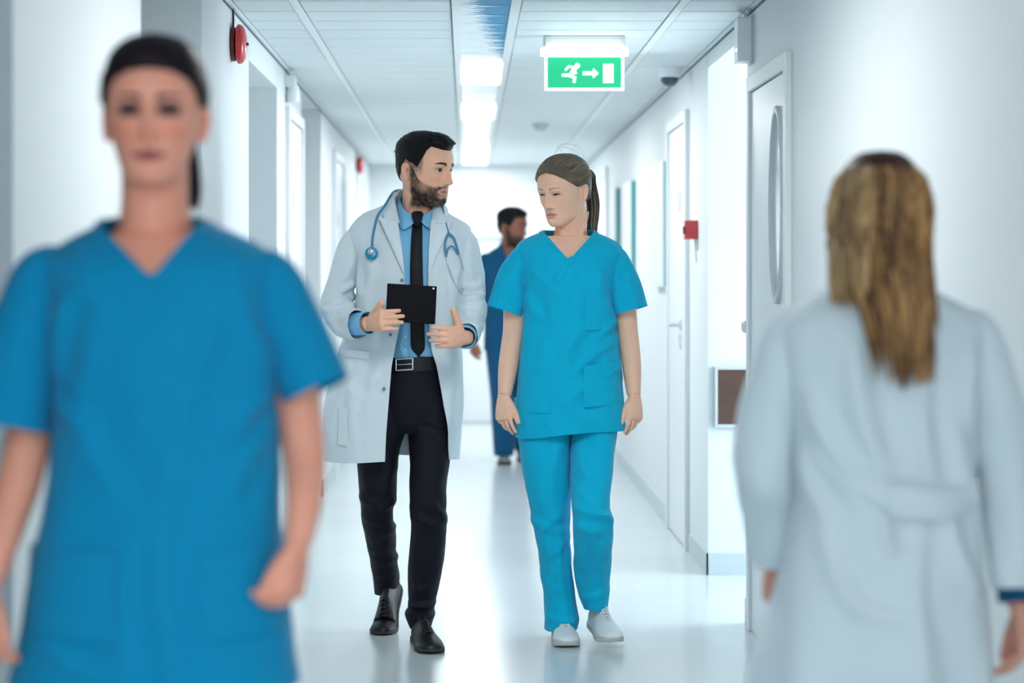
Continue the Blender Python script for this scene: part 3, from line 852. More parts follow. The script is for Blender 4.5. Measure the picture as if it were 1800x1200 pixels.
def arm(pts, rad, na=20, nu=30): return gm(sweep(pts, rad, na, nu, up=(0, 1, 0)))

SKIN = {'doctor': np.array(lin(250, 192, 162)), 'nurse': np.array(lin(255, 203, 174)), 'front': np.array(lin(250, 170, 144)),
        'far': np.array(lin(150, 95, 80)), 'right': np.array(lin(226, 160, 140))}

def skin_colors(V, head, base, lip, brow, brow_amt=1.0, beard=0.0, beard_col=(.02, .014, .013), blush=0.25, brow_z=.0215, brow_t=.0032, eye_dark=0.0, lip_w=.0245):
    C = np.tile(base, (len(V), 1)); n = noise3(V*90, 5)*.5 + noise3(V*30, 9)*.5
    C = C*(1 + .05*n)[:, None]
    P = head.local(V); x, y, z = P[:, 0], P[:, 1], P[:, 2]; ax = np.abs(x)
    inh = (z > -.16) & (z < .12) & (ax < .1) & (np.abs(y) < .14)
    front = sm(-.03, -.06, y)*inh
    mixc = lambda C, m, c: C*(1 - m[:, None]) + np.asarray(c)[None, :]*m[:, None]
    red = base*np.array([1.0, .74, .70])
    bl = np.exp(-((ax - .040)/.020)**2 - ((z + .030)/.016)**2)*front + .7*np.exp(-(ax/.014)**2 - ((z + .036)/.010)**2)*front
    bl = bl + .8*(ax > .079)*inh
    C = mixc(C, np.clip(bl*blush, 0, .8), red)
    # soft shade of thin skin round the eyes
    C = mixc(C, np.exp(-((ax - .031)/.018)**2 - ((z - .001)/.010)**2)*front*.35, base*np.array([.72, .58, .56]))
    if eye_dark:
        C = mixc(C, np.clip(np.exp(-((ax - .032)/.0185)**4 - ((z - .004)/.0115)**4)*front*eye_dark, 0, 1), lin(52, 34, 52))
    if beard:
        nz = noise3(V*160, 21)*.5 + noise3(V*60, 22)*.5
        top = pchip([-.13, -.095, -.075, -.055, -.03, -.012, .02], [-.052, -.052, -.056, -.050, -.034, -.004, .03], y)
        m = sm(-.006, .006, top - z + .004*nz)*sm(.012, -.004, y + .25*np.clip(z + .03, -.1, 0))
        m = m*sm(-.142, -.114, z + .004*nz)*inh
        lipm = sm(1.25, .85, np.sqrt((x/.026)**2 + ((z + .0695)/.0115)**2))*front
        soul = np.exp(-((ax - .016)/.009)**2 - ((z + .086)/.006)**2)*.6 + np.exp(-(ax/.02)**2 - ((z + .0865)/.004)**2)*.4
        mous = sm(.0035, -.0005, np.abs(z + .0565 + ax*.14) - .0045)*sm(.036, .028, ax)*front
        nosem = np.exp(-(ax/.016)**2 - ((z + .044)/.006)**2)
        m = np.clip(np.maximum(m*(1 - .8*soul*front), mous)*(1 - lipm)*(1 - nosem), 0, 1)
        m = m*np.clip(.90 + .22*nz, 0, 1)*beard
        cheek = .45*np.exp(-((y + .045)/.022)**2 - ((z + .052)/.016)**2)*(1 - mous)
        m = m*(1 - cheek)
        C = mixc(C, np.clip(m, 0, 1), beard_col)
    # lips
    e = np.sqrt((x/lip_w)**2 + ((z + .0697)/(.0095*np.clip(1.15 - (x/.03)**2, .2, 2)))**2)
    C = mixc(C, sm(1.1, .85, e)*front*.85, lip)
    C = mixc(C, np.exp(-(ax/.021)**4 - ((z + .0697)/.0013)**2)*front*.85, np.asarray(lip)*.25)
    # brows and nostrils
    bz = brow_z + .0045*np.sin(np.clip((ax - .012)/.040, 0, 1)*math.pi*.85) 
    bt = brow_t*np.clip(1.2 - (ax - .012)/.05, .3, 1.2)
    bm = sm(1.3, .6, np.abs(z - bz)/bt)*sm(.010, .015, ax)*sm(.056, .046, ax)*front
    C = mixc(C, np.clip(bm*brow_amt, 0, 1), brow)
    C = mixc(C, np.exp(-((ax - .0068)/.0036)**2 - ((z + .0475)/.0028)**2)*front*.8, base*.22)
    return C

def strands(mb, lines, r0, cols, na=4, nu=None):
    for L, c in zip(lines, cols):
        L = np.asarray(L); n = len(L); r = r0*np.concatenate([[.7], np.full(n - 2, 1.0), [.25]])
        mb.sweep(L, r, na, nu or n*2, up=(0.3, 0.2, 1), col=np.asarray(c))

def shoe(parent, heel, yaw, pitch, L, wd, ht, top, m_up, m_sole, m_lace, sole_h=.022, laces=True, name='shoe'):
    """shoe pointing to -y, turned by yaw, toe end rotated by pitch about the ball of the foot"""
    R = np.array(Matrix.Rotation(math.radians(yaw), 3, 'Z')) @ np.array(Matrix.Rotation(math.radians(pitch), 3, 'X'))
    ball = np.array([0, -.70*L, 0])
    RZ = np.array(Matrix.Rotation(math.radians(yaw), 3, 'Z'))
    def X(P):
        P = np.asarray(P, float); a = math.radians(pitch)*(1 - .92*sm(.60, .78, -P[..., 1]/L)); Q = P - ball
        y = Q[..., 1]*np.cos(a) - Q[..., 2]*np.sin(a); z = Q[..., 1]*np.sin(a) + Q[..., 2]*np.cos(a)
        return np.stack([Q[..., 0], y, np.maximum(z, 0.0005) if pitch else z], -1) @ RZ.T + RZ @ ball + np.asarray(heel)
    t = np.array([0, .03, .10, .22, .36, .50, .62, .74, .86, .95, .985, 1.0])
    w = wd*np.array([.45, .66, .76, .78, .76, .84, .96, 1.0, .92, .66, .40, .10])
    h = np.array([.5*top, .88*top, top, top*1.0, top*.97, .80*top, .64*top, .55*top, .47*top, .38*top, .28*top, .15*top])
    q = np.linspace(0, 1, 44); ww = pchip(t, w, q); hh = pchip(t, h, q)
    a = np.linspace(0, 2*math.pi, 32, endpoint=False); G = []
    for k in range(len(q)):
        cx = np.sign(np.cos(a))*np.abs(np.cos(a))**.75*ww[k]
        narrow = 1 - .42*sm(.25, 1, np.maximum(np.sin(a), 0))*(1 if q[k] < .6 else .6)
        zz = np.where(np.sin(a) > 0, sole_h + (hh[k] - sole_h)*np.abs(np.sin(a))**.9, sole_h*.4)
        G.append(np.stack([cx*narrow, np.full_like(a, -q[k]*L), np.maximum(zz, sole_h*.4)], -1))
    mb = MB(); mb.grid(X(np.array(G)), True, (True, True)); up = mb.build(name, m_up, parent)
    G = []
    for k in range(len(q)):
        e = ww[k] + .0035
        rise = .010*sm(.8, 1.0, q[k])
        G.append(np.array([(-e, -q[k]*L*1.01, rise), (e, -q[k]*L*1.01, rise), (e*1.0, -q[k]*L*1.012, sole_h), (-e, -q[k]*L*1.012, sole_h)]))
    mb = MB(); mb.grid(X(np.array(G)), True, (True, True)); mb.build('sole', m_sole, up, bevel=0.002)
    if laces:
        mb = MB()
        for k in range(5):
            yq = .40 + .052*k; z = np.interp(yq, q, hh) + .0015; wv = np.interp(yq, q, ww)*.42
            for s in (-1, 1):
                mb.sweep(X([(-s*wv, -yq*L, z - .006), (0, -(yq + .022)*L, z + .002), (s*wv, -(yq + .045)*L, z - .010)]), .0026, 6, 9)
        mb.build('laces', m_lace, up)
    return up

def leg_grid(tube, nz=90, na=64, hem=True, z0=None, z1=None):
    z = np.linspace(tube.z0 if z0 is None else z0, tube.z1 if z1 is None else z1, nz)[:, None]
    th = np.linspace(0, 2*math.pi, na, endpoint=False)[None, :]
    return tube.at(th + 0*z, z + 0*th)

def with_hem(G, up=.04, k=.90, first=True):
    """turn an open end of a garment tube inwards so that the opening is hollow"""
    e = G[0] if first else G[-1]; n = G[1] if first else G[-2]
    c = e.mean(0); d = unit((n - e).mean(0))
    r1 = c + (e - c)*(k + .06); r2 = c + (e - c)*k + d*up
    return np.concatenate([r2[None], r1[None], G]) if first else np.concatenate([G, r1[None], r2[None]])

def vneck_top(tube, v, left, right, d, na, zt=None):
    """height of the neckline for each angle: a V through left - v - right (pixels)"""
    zt = tube.z1 if zt is None else zt
    th = np.linspace(-math.pi, math.pi, na, endpoint=False); out = np.full(na, zt)
    zz = np.linspace(W(*v, d)[2], zt, 200); xv = W(*v, d)[0]
    for k, t in enumerate(th):
        if abs(t) > math.pi*.62: continue
        P = tube.at(np.full(200, t), zz); x = P[:, 0]
        e = W(*(right if t >= 0 else left), d)
        f = np.clip((zz - zz[0])/(e[2] - zz[0]), 0, 1)
        line = xv + (e[0] - xv)*f
        ok = (x >= xv) if False else None
        s = 1 if t >= 0 else -1
        bad = (s*(x - line) > 0)        # cloth lies outside the V
        idx = np.where(~bad)[0]
        out[k] = zz[idx[0]] if len(idx) else zt
    return th, out

def scrub_top(parent, tube, vn, d, mt, mtrim, cr=(), fold=(), tilt=0.0, na=180, nz=120, seed=3, name='scrub_top', hem_wave=0.004):
    th, zt = vneck_top(tube, *vn, d, na)
    zt = (np.roll(zt, 1) + 2*zt + np.roll(zt, -1))/4
    v = np.linspace(0, 1, nz)[:, None]
    z = tube.z0 + v*(zt[None, :] - tube.z0)
    G = tube.at(th[None, :] + 0*v, z)
    xc = G[0, :, 0].mean()
    G[..., 2] += tilt*(G[..., 0] - xc)*(1 - sm(0, .5, v)) + hem_wave*np.sin(th*3 + 1)[None, :]*(1 - sm(0, .15, v))
    N = grid_normals(G, True)
    keep = sm(0, .03, v)*0 + sm(1.0, .93, v)
    D = G.copy()
    for amp, sc, sd in fold: D = folds(D, N, amp, sc, seed + sd)
    D = creases(D, N, cr, d)
    G = G + (D - G)*keep[..., None]
    mb = MB(); mb.grid(with_hem(G, .05, .94), True); mb.sweep_pts = None
    top = mb.build(name, mt, parent)
    e = np.concatenate([G[-1], G[-1, :1]]); off = np.array([0, 0, 0.0])
    # neckline band
    fr = np.array([k for k in range(na)])
    ring = G[-1]; prev = G[-6]
    down = unit(prev - ring); Nn = grid_normals(G, True)[-3]
    wdt = .020*(F/d)/ (F/d)
    strip = np.array([ring + Nn*.0005 - down*.0005, ring + Nn*.0032 + down*.002, ring + Nn*.0030 + down*(wdt*.9), ring + Nn*.0002 + down*wdt])
    mb = MB(); mb.grid(strip, True); mb.build('neckband', mtrim, top)
    return top, G

def patch(parent, tube, poly_a, poly_b, d, mt, name, off=.003, th=.003, n=(14, 10), extra=None, off_fn=None):
    """a cloth piece lying on the front of a tube, ruled between two edges given in pixels"""
    a = np.array([W(x, y, d) for x, y in poly_a]); b = np.array([W(x, y, d) for x, y in poly_b])
    def res(p, k):
        s = np.concatenate([[0], np.cumsum(np.linalg.norm(np.diff(p, axis=0), axis=1))]); q = np.linspace(0, s[-1], k)
        return np.stack([np.interp(q, s, p[:, c]) for c in range(3)], -1)
    a, b = res(a, n[0]), res(b, n[0]); t = np.linspace(0, 1, n[1])[None, :, None]
    G = a[:, None]*(1 - t) + b[:, None]*t
    o = off if off_fn is None else off_fn(np.linspace(0, 1, n[0])[:, None] + 0*t[..., 0], t[..., 0] + 0*np.linspace(0, 1, n[0])[:, None])
    G[..., 1] = tube.front_y(G[..., 0], G[..., 2]) - o
    if extra: G = extra(G)
    N = np.zeros_like(G); N[..., 1] = -1
    mb = MB(); mb.shell(G, th, False, N); return mb.build(name, mt, parent)

# ------------------------------------------------------------------ materials of the people
M['skin'] = mat('skin', rough=0.5, attr=True, bump=0.0003, bscale=350, spec=0.35, sss=0.12)
M['eye'] = mat('eye', rough=0.12, attr=True, spec=0.5)
M['lash'] = mat('eyelash', (.012, .008, .008), 0.7)
M['hair'] = mat('hair', rough=0.5, attr=True, spec=0.2)
M['scrub'] = mat('cyan_scrub_cotton', lin(0, 182, 222), 0.85, bump=0.0004, bscale=900, var=0.03, vscale=300, sheen=0.1, spec=0.2)
M['scrub2'] = mat('blue_scrub_cotton', lin(0, 142, 190), 0.85, bump=0.0004, bscale=900, var=0.03, vscale=300, sheen=0.1, spec=0.2)
M['scrub3'] = mat('dark_blue_scrub_cotton', lin(14, 80, 120), 0.85, bump=0.0004, bscale=900, sheen=0.1, spec=0.2)
M['coat'] = mat('white_coat_cotton', (0.76, 0.85, 0.90), 0.8, bump=0.0004, bscale=700, sheen=0.1, spec=0.25)
M['shirt'] = mat('pale_blue_shirt', lin(138, 204, 245), 0.75, bump=0.0003, bscale=900, spec=0.25)
M['tie'] = mat('black_tie', (.006, .006, .008), 0.6, bump=0.0002, bscale=900, spec=0.3)
M['trouser'] = mat('dark_navy_trousers', (.0042, .0042, .011), 0.7, bump=0.0003, bscale=900, spec=0.25)
M['leather'] = mat('black_leather', (.006, .006, .009), 0.4, bump=0.0004, bscale=150, spec=0.3)
M['sole_dk'] = mat('dark_rubber_sole', (.035, .030, .028), 0.7)
M['sneaker'] = mat('white_sneaker', (.74, .80, .82), 0.5, bump=0.0003, bscale=500)
M['sole_lt'] = mat('pale_sole', (.55, .58, .56), 0.6)
M['silver'] = mat('polished_silver', (.75, .78, .80), 0.18, metal=1.0)
M['pearl'] = mat('pearl', (.85, .86, .88), 0.15, coat=0.6)
M['steth_tube'] = mat('blue_rubber_tube', lin(72, 140, 178), 0.35, spec=0.5)
M['steth_disc'] = mat('turquoise_metal', lin(0, 150, 180), 0.22, metal=0.3, coat=0.5)
M['tablet'] = mat('black_folio_cover', (.004, .004, .007), 0.6, bump=0.0002, bscale=600, spec=0.12)
M['button'] = mat('grey_button', lin(120, 140, 165), 0.4)
M['button_w'] = mat('white_button', (.8, .83, .85), 0.4)

# ================================================================== NURSE walking on the right of the doctor
D = 7.30
def build_nurse():
    root = empty('person', (float(W(1000, 484, D)[0]), D, 0), 'woman in bright cyan scrubs and white sneakers walking beside the doctor, looking down', 'person')
    tube = Tube([(760, 905, 1097, D, .135, .125, 2.4), (700, 907, 1094, D, .135, .122, 2.4), (640, 911, 1091, D, .132, .118, 2.35), (590, 914, 1087, D, .130, .112, 2.3),
                 (550, 916, 1083, D, .132, .110, 2.3), (505, 915, 1081, D, .130, .108, 2.3), (470, 912, 1085, D, .118, .105, 2.3), (448, 907, 1092, D, .108, .100, 2.3),
                 (436, 906, 1092, D + .004, .098, .096, 2.25), (428, 911, 1086, D + .008, .090, .090, 2.2), (421, 920, 1077, D + .012, .083, .086, 2.15),
                 (415, 932, 1065, D + .015, .076, .080, 2.1), (410, 945, 1052, D + .018, .069, .074, 2.1), (405, 956, 1042, D + .022, .062, .066, 2.0)])
    cr = [(935, 470, 1000, 520, 5, 9), (1050, 480, 1075, 560, 6, 9), (1040, 500, 1072, 590, 4, 8), (1012, 470, 960, 560, 2.5, 10),
          (1030, 560, 990, 660, 5, 9), (1075, 600, 1010, 650, 6, 8), (1080, 640, 1000, 700, 6, 10), (940, 560, 925, 700, 4, 9), (1085, 560, 1050, 590, 6, 7),
          (925, 520, 950, 560, 5, 8), (1060, 660, 1088, 640, 5, 7), (990, 700, 1040, 735, 4, 10), (963, 690, 963, 750, 3, 7), (1005, 590, 985, 640, 4, 8)]
    top, G = scrub_top(root, tube, ((997, 458), (957, 411), (1043, 409)), D, M['scrub'], M['scrub'], cr,
                       [(.0050, (9, 9, 5), 0), (.0026, (26, 26, 14), 4)], tilt=0.075, seed=31)
    # crossover line of the neckline, pockets, hem
    patch(top, tube, [(1000, 450), (978, 480), (966, 505)], [(1005, 455), (985, 487), (972, 510)], D, M['scrub'], 'wrap_seam', .0032, .004, (12, 4))
    patch(top, tube, [(1025, 522), (1024, 578)], [(1060, 522), (1059, 578)], D, M['scrub'], 'breast_pocket', .0070, .009, (10, 8))
    patch(top, tube, [(913, 652), (912, 720)], [(962, 651), (963, 722)], D, M['scrub'], 'lower_pocket', .0070, .009, (10, 8))
    patch(top, tube, [(1022, 640), (1022, 712)], [(1080, 634), (1084, 706)], D, M['scrub'], 'lower_pocket', .0070, .009, (10, 8))
    # sleeves
    for pts, rad, sd in (([(950, 446), (928, 448), (910, 476), (886, 547)], [.026, .043, .057, .067], 1), ([(1050, 445), (1070, 447), (1087, 476), (1107, 546)], [.026, .043, .057, .067], 2)):
        P = [W(x, y, D - (.0 if k < 3 else .01)) for k, (x, y) in enumerate(pts)]
        Gs = sweep(P, [(r, r*.95) for r in rad], 56, 48, up=(0, 1, 0))
        N = grid_normals(Gs, True); Gs = folds(Gs, N, .0035, (14, 14, 8), 40 + sd)
        st = [(905, 470, 925, 540, 4, 7), (880, 500, 900, 545, 3, 6)] if sd == 1 else [(1085, 470, 1085, 545, 5, 7), (1105, 480, 1118, 540, 4, 6), (1078, 520, 1100, 490, 5, 6)]
        Gs = creases(Gs, N, st, D)
        mb = MB(); mb.grid(with_hem(Gs, .06, .93, first=False), True); mb.build('sleeve', M['scrub'], top)
    # trousers
    A = Tube([(700, 905, 1004, D, .11, .11, 2.3), (745, 909, 1004, D, .105, .11, 2.3), (800, 915, 1003, D - .01, .10, .105, 2.3), (850, 922, 1003, D - .016, .092, .10, 2.3), (900, 933, 1002, D - .018, .086, .095, 2.3),
              (950, 942, 1002, D - .008, .081, .09, 2.3), (1000, 949, 1007, D + .012, .075, .085, 2.3), (1050, 954, 1012, D + .04, .078, .085, 2.3), (1088, 956, 1017, D + .04, .088, .08, 2.3), (1104, 957, 1014, D + .04, .09, .08, 2.3)])
    B = Tube([(700, 1000, 1090, D, .11, .11, 2.3), (745, 1003, 1086, D, .11, .11, 2.3), (790, 1003, 1081, D - .04, .105, .105, 2.3), (840, 1002, 1076, D - .10, .095, .10, 2.3), (875, 1001, 1072, D - .138, .09, .095, 2.3), (895, 1004, 1075, D - .150, .089, .095, 2.3),
              (915, 1006, 1079, D - .148, .087, .095, 2.3), (960, 1008, 1077, D - .110, .08, .09, 2.3), (1000, 1008, 1074, D - .04, .08, .085, 2.3), (1030, 1013, 1071, D + .0, .085, .08, 2.3), (1067, 1026, 1068, D + .02, .09, .075, 2.3)])
    mb = MB()
    for T, sd, st in ((A, 1, [(925, 905, 990, 930, 5, 7), (985, 900, 955, 925, 5, 6), (980, 780, 970, 880, 3, 8), (940, 1000, 990, 1040, 3, 7), (1000, 940, 965, 980, 4, 6), (962, 1082, 1012, 1088, 5, 5), (985, 940, 995, 1060, 4, 6)]),
                      (B, 2, [(1010, 880, 1070, 892, 6, 6), (1030, 870, 1072, 905, 5, 6), (1008, 910, 1050, 920, 5, 7), (1012, 770, 1035, 840, 5, 8), (1060, 930, 1055, 1030, 3, 8), (1025, 1045, 1068, 1030, 4, 6), (1012, 850, 1045, 880, 4, 6)])):
        Gl = leg_grid(T); N = grid_normals(Gl, True); Gl = folds(Gl, N, .0040, (12, 12, 7), 60 + sd); Gl = folds(Gl, N, .0022, (30, 30, 13), 64 + sd); Gl = creases(Gl, N, st, D)
        Gl[0, :, 2] += 0
        mb.grid(with_hem(Gl, .05, .9), True, (False, True))
    mb.build('scrub_trousers', M['scrub'], root)
    # shoes
    shoe(root, (W(987, 484, 7.40)[0], 7.405, 0.0), 2, 0, .265, .046, .09, .098, M['sneaker'], M['sole_lt'], M['sneaker'], .024, name='sneaker')
    shoe(root, (W(1047, 484, 7.36)[0], 7.365, 0.022), 10, 6, .265, .046, .09, .105, M['sneaker'], M['sole_lt'], M['sneaker'], .024, name='sneaker')
    # body
    H = Head(W(990, 336, D - .02), -40, 12, 0, 1.0, False, .97); H.nose = 1.12
    pc = H.pieces()
    pc.append(gm(tube.solid(.86, z0=tube.z0 + .08, z1=tube.z1 - .02)))
    pc.append(gm(sweep([W(1003, 440, D + .03), W(1003, 412, D + .022), W(1004, 380, D + .01), W(1002, 345, D + .0)], [(.085, .07), (.060, .060), (.0535, .056), (.055, .06)], 28, 24, up=(0, 1, 0))))
    for s in (-1, 1):  # neck tendons and collar bones
        pc.append(gm(sweep([W(1003 + s*6 + 2, 446, D - .050), W(1005 + s*16, 415, D - .030), W(1009 + s*22, 372, D + .01)], [.008, .010, .010], 10, 16)))
        pc.append(gm(sweep([W(1000 + s*7, 447, D - .062), W(1000 + s*32, 436, D - .050), W(1000 + s*62, 433, D - .010)], [.009, .009, .010], 10, 16)))
    pc.append(arm([W(940, 445, D), W(915, 490, D), W(902, 590, D + .01), W(894, 640, D), W(887, 694, D - .03)], [.040, .046, .0385, .036, .0245]))
    pc.append(arm([W(1064, 445, D), W(1086, 490, D), W(1104, 590, D + .01), W(1110, 640, D), W(1114, 694, D - .03)], [.040, .046, .0375, .035, .0245]))
    pc += hand(W(886, 695, D - .03), (-.02, -.12, -1), (.60, .75, -.1), (.75, -.6, 0), [(6, 18, 14), (16, 24, 18), (24, 30, 22), (32, 34, 26)], .94, .20, thumb=(.80, .46, .25), fat=.86)
    pc += hand(W(1115, 695, D - .03), (.03, -.12, -1), (-.60, .75, -.1), (-.75, -.6, 0), [(4, 14, 14), (14, 22, 20), (24, 30, 24), (32, 36, 28)], .94, .20, thumb=(.80, .44, .25), fat=.86)
    pc.append(gm(A.solid(.80))); pc.append(gm(B.solid(.80)))
    V, Fc = fuse(pc, .0025, 2)
    C = skin_colors(V, H, SKIN['nurse'], lin(226, 148, 136), lin(120, 92, 76), .75, brow_t=.0024, blush=.22)
    mb = MB(); mb.add(V, Fc, C); body = mb.build('body', M['skin'], root, ang=180)
    H.eyes(body, (-.002, -.003), .0030, (.05, .035, .03), lr=.0017)
    # hair: swept back into a ponytail
    H.kd()
    def hz(t):
        a = abs(t)
        return float(np.interp(a, [0, .45, .85, 1.15, 1.45, 1.7, 2.0, 2.6, 3.15], [.080, .072, .054, .036, .016, .022, -.030, -.050, -.055]))
    def thick(t, z): return .0075 + .006*sm(.4, 1.6, np.abs(t)) + .004*sm(.05, .11, z)
    P = H.cap(hz, thick, rough=.0008)
    n = noise3(P*np.array([30, 30, 90]), 4)[..., None]
    c0, c1 = np.array(lin(44, 44, 56)), np.array(lin(158, 140, 112))
    mb = MB(); mb.grid(H.world(P), True, (True, False), col=c0 + (c1 - c0)*np.clip(.38 + .25*n, 0, 1))
    root_pt = np.array([.012, .122, .035])
    lines, cols = [], []
    for k in range(800):
        t = RNG.uniform(-1.75, 1.75); z0 = hz(t) + RNG.uniform(-.001, .012)*(RNG.rand() < .6) + (RNG.uniform(0, .05) if RNG.rand() < .4 else 0)
        z0 = min(z0, .112)
        p0 = H.surf(np.array([t]), np.array([z0]))[0]; c = H._kd[2]
        d0, d1 = unit(p0 - c), unit(root_pt - c); L = []
        om = math.acos(np.clip(np.dot(d0, d1), -1, 1))
        lift = .0085 + .007*RNG.rand()
        for q in np.linspace(0, 1, 10):
            dd = (math.sin((1-q)*om)*d0 + math.sin(q*om)*d1)/math.sin(om)
            dd = dd + np.array([0, 0, .22*math.sin(q*math.pi)*(1 if abs(t) < 1.1 else .25)])
            L.append(H.on(dd, lift*(.25 + .75*sm(0, .2, q)) + .006*sm(.5, 1, q)))
        lines.append(H.world(np.array(L))); m = np.clip(RNG.normal(.45, .38), 0, 1.15)
        if z0 - hz(t) < .014 and abs(t) < 1.5: m = np.clip(m + .25, 0, 1.2)
        cols.append(c0 + (c1 - c0)*m)
    strands(mb, lines, .0012, cols, 4, 16)
    # ponytail
    tail = [H.world(root_pt - np.array([0, .012, 0])), H.world(root_pt + np.array([.004, .016, .004])), W(1037, 325, D + .115), W(1042, 355, D + .125), W(1042, 385, D + .12), W(1040, 408, D + .115), W(1041, 430, D + .11)]
    tail = np.array(tail); cols = []; lines = []
    mb.sweep(tail, [(.012, .012), (.017, .017), (.019, .017), (.020, .017), (.017, .015), (.012, .011), (.004, .004)], 14, 40, col=c0*.8)
    for k in range(170):
        a = RNG.uniform(0, 6.28); r = .022*math.sqrt(RNG.uniform(.5, 1)); o = np.array([math.cos(a)*r, math.sin(a)*r*.9, 0])
        w = np.array([.3, .75, 1, 1.05, .95, .8, .9])[:, None]*RNG.uniform(.8, 1.15)
        L = tail + o*w + RNG.normal(0, .0012, tail.shape); L[-1, 2] -= RNG.uniform(-.03, .02)
        lines.append(L); cols.append(c0 + (c1 - c0)*np.clip(RNG.normal(.4, .35), 0, 1.1))
    strands(mb, lines, .0013, cols, 4, 22)
    lines = []                                            # fly-away hairs
    for k in range(6):
        s = RNG.normal(0, .007, 3)
        L = [H.world(H.on((RNG.uniform(-.5, .3), .1, 1), .010)), H.world(np.array([-.01, .02, .155]) + s), H.world(np.array([.02, .08, .14]) + s*2), H.world(np.array([.02, .125, .075]) + s)]
        lines.append(np.array(L))
    strands(mb, lines, .00028, [c1]*14, 3, 20)
    mb.build('hair', M['hair'], root, ang=80)
    e = H.world(np.array([[.083, .010, -.046]]))[0]
    mb = MB(); mb.lathe([(0.0002, -.005), (.0035, -.0037), (.005, 0), (.0035, .0037), (.0002, .005)], e - np.array([0, .004, .012]), 'z', 16); o = mb.build('earring', M['pearl'], root)
    mb = MB(); mb.sweep([e + np.array([0, 0, .004]), e - np.array([0, .004, .002]), e - np.array([0, .004, .009])], .0007, 6); mb.build('earring_hook', M['silver'], o)
    return root
build_nurse()

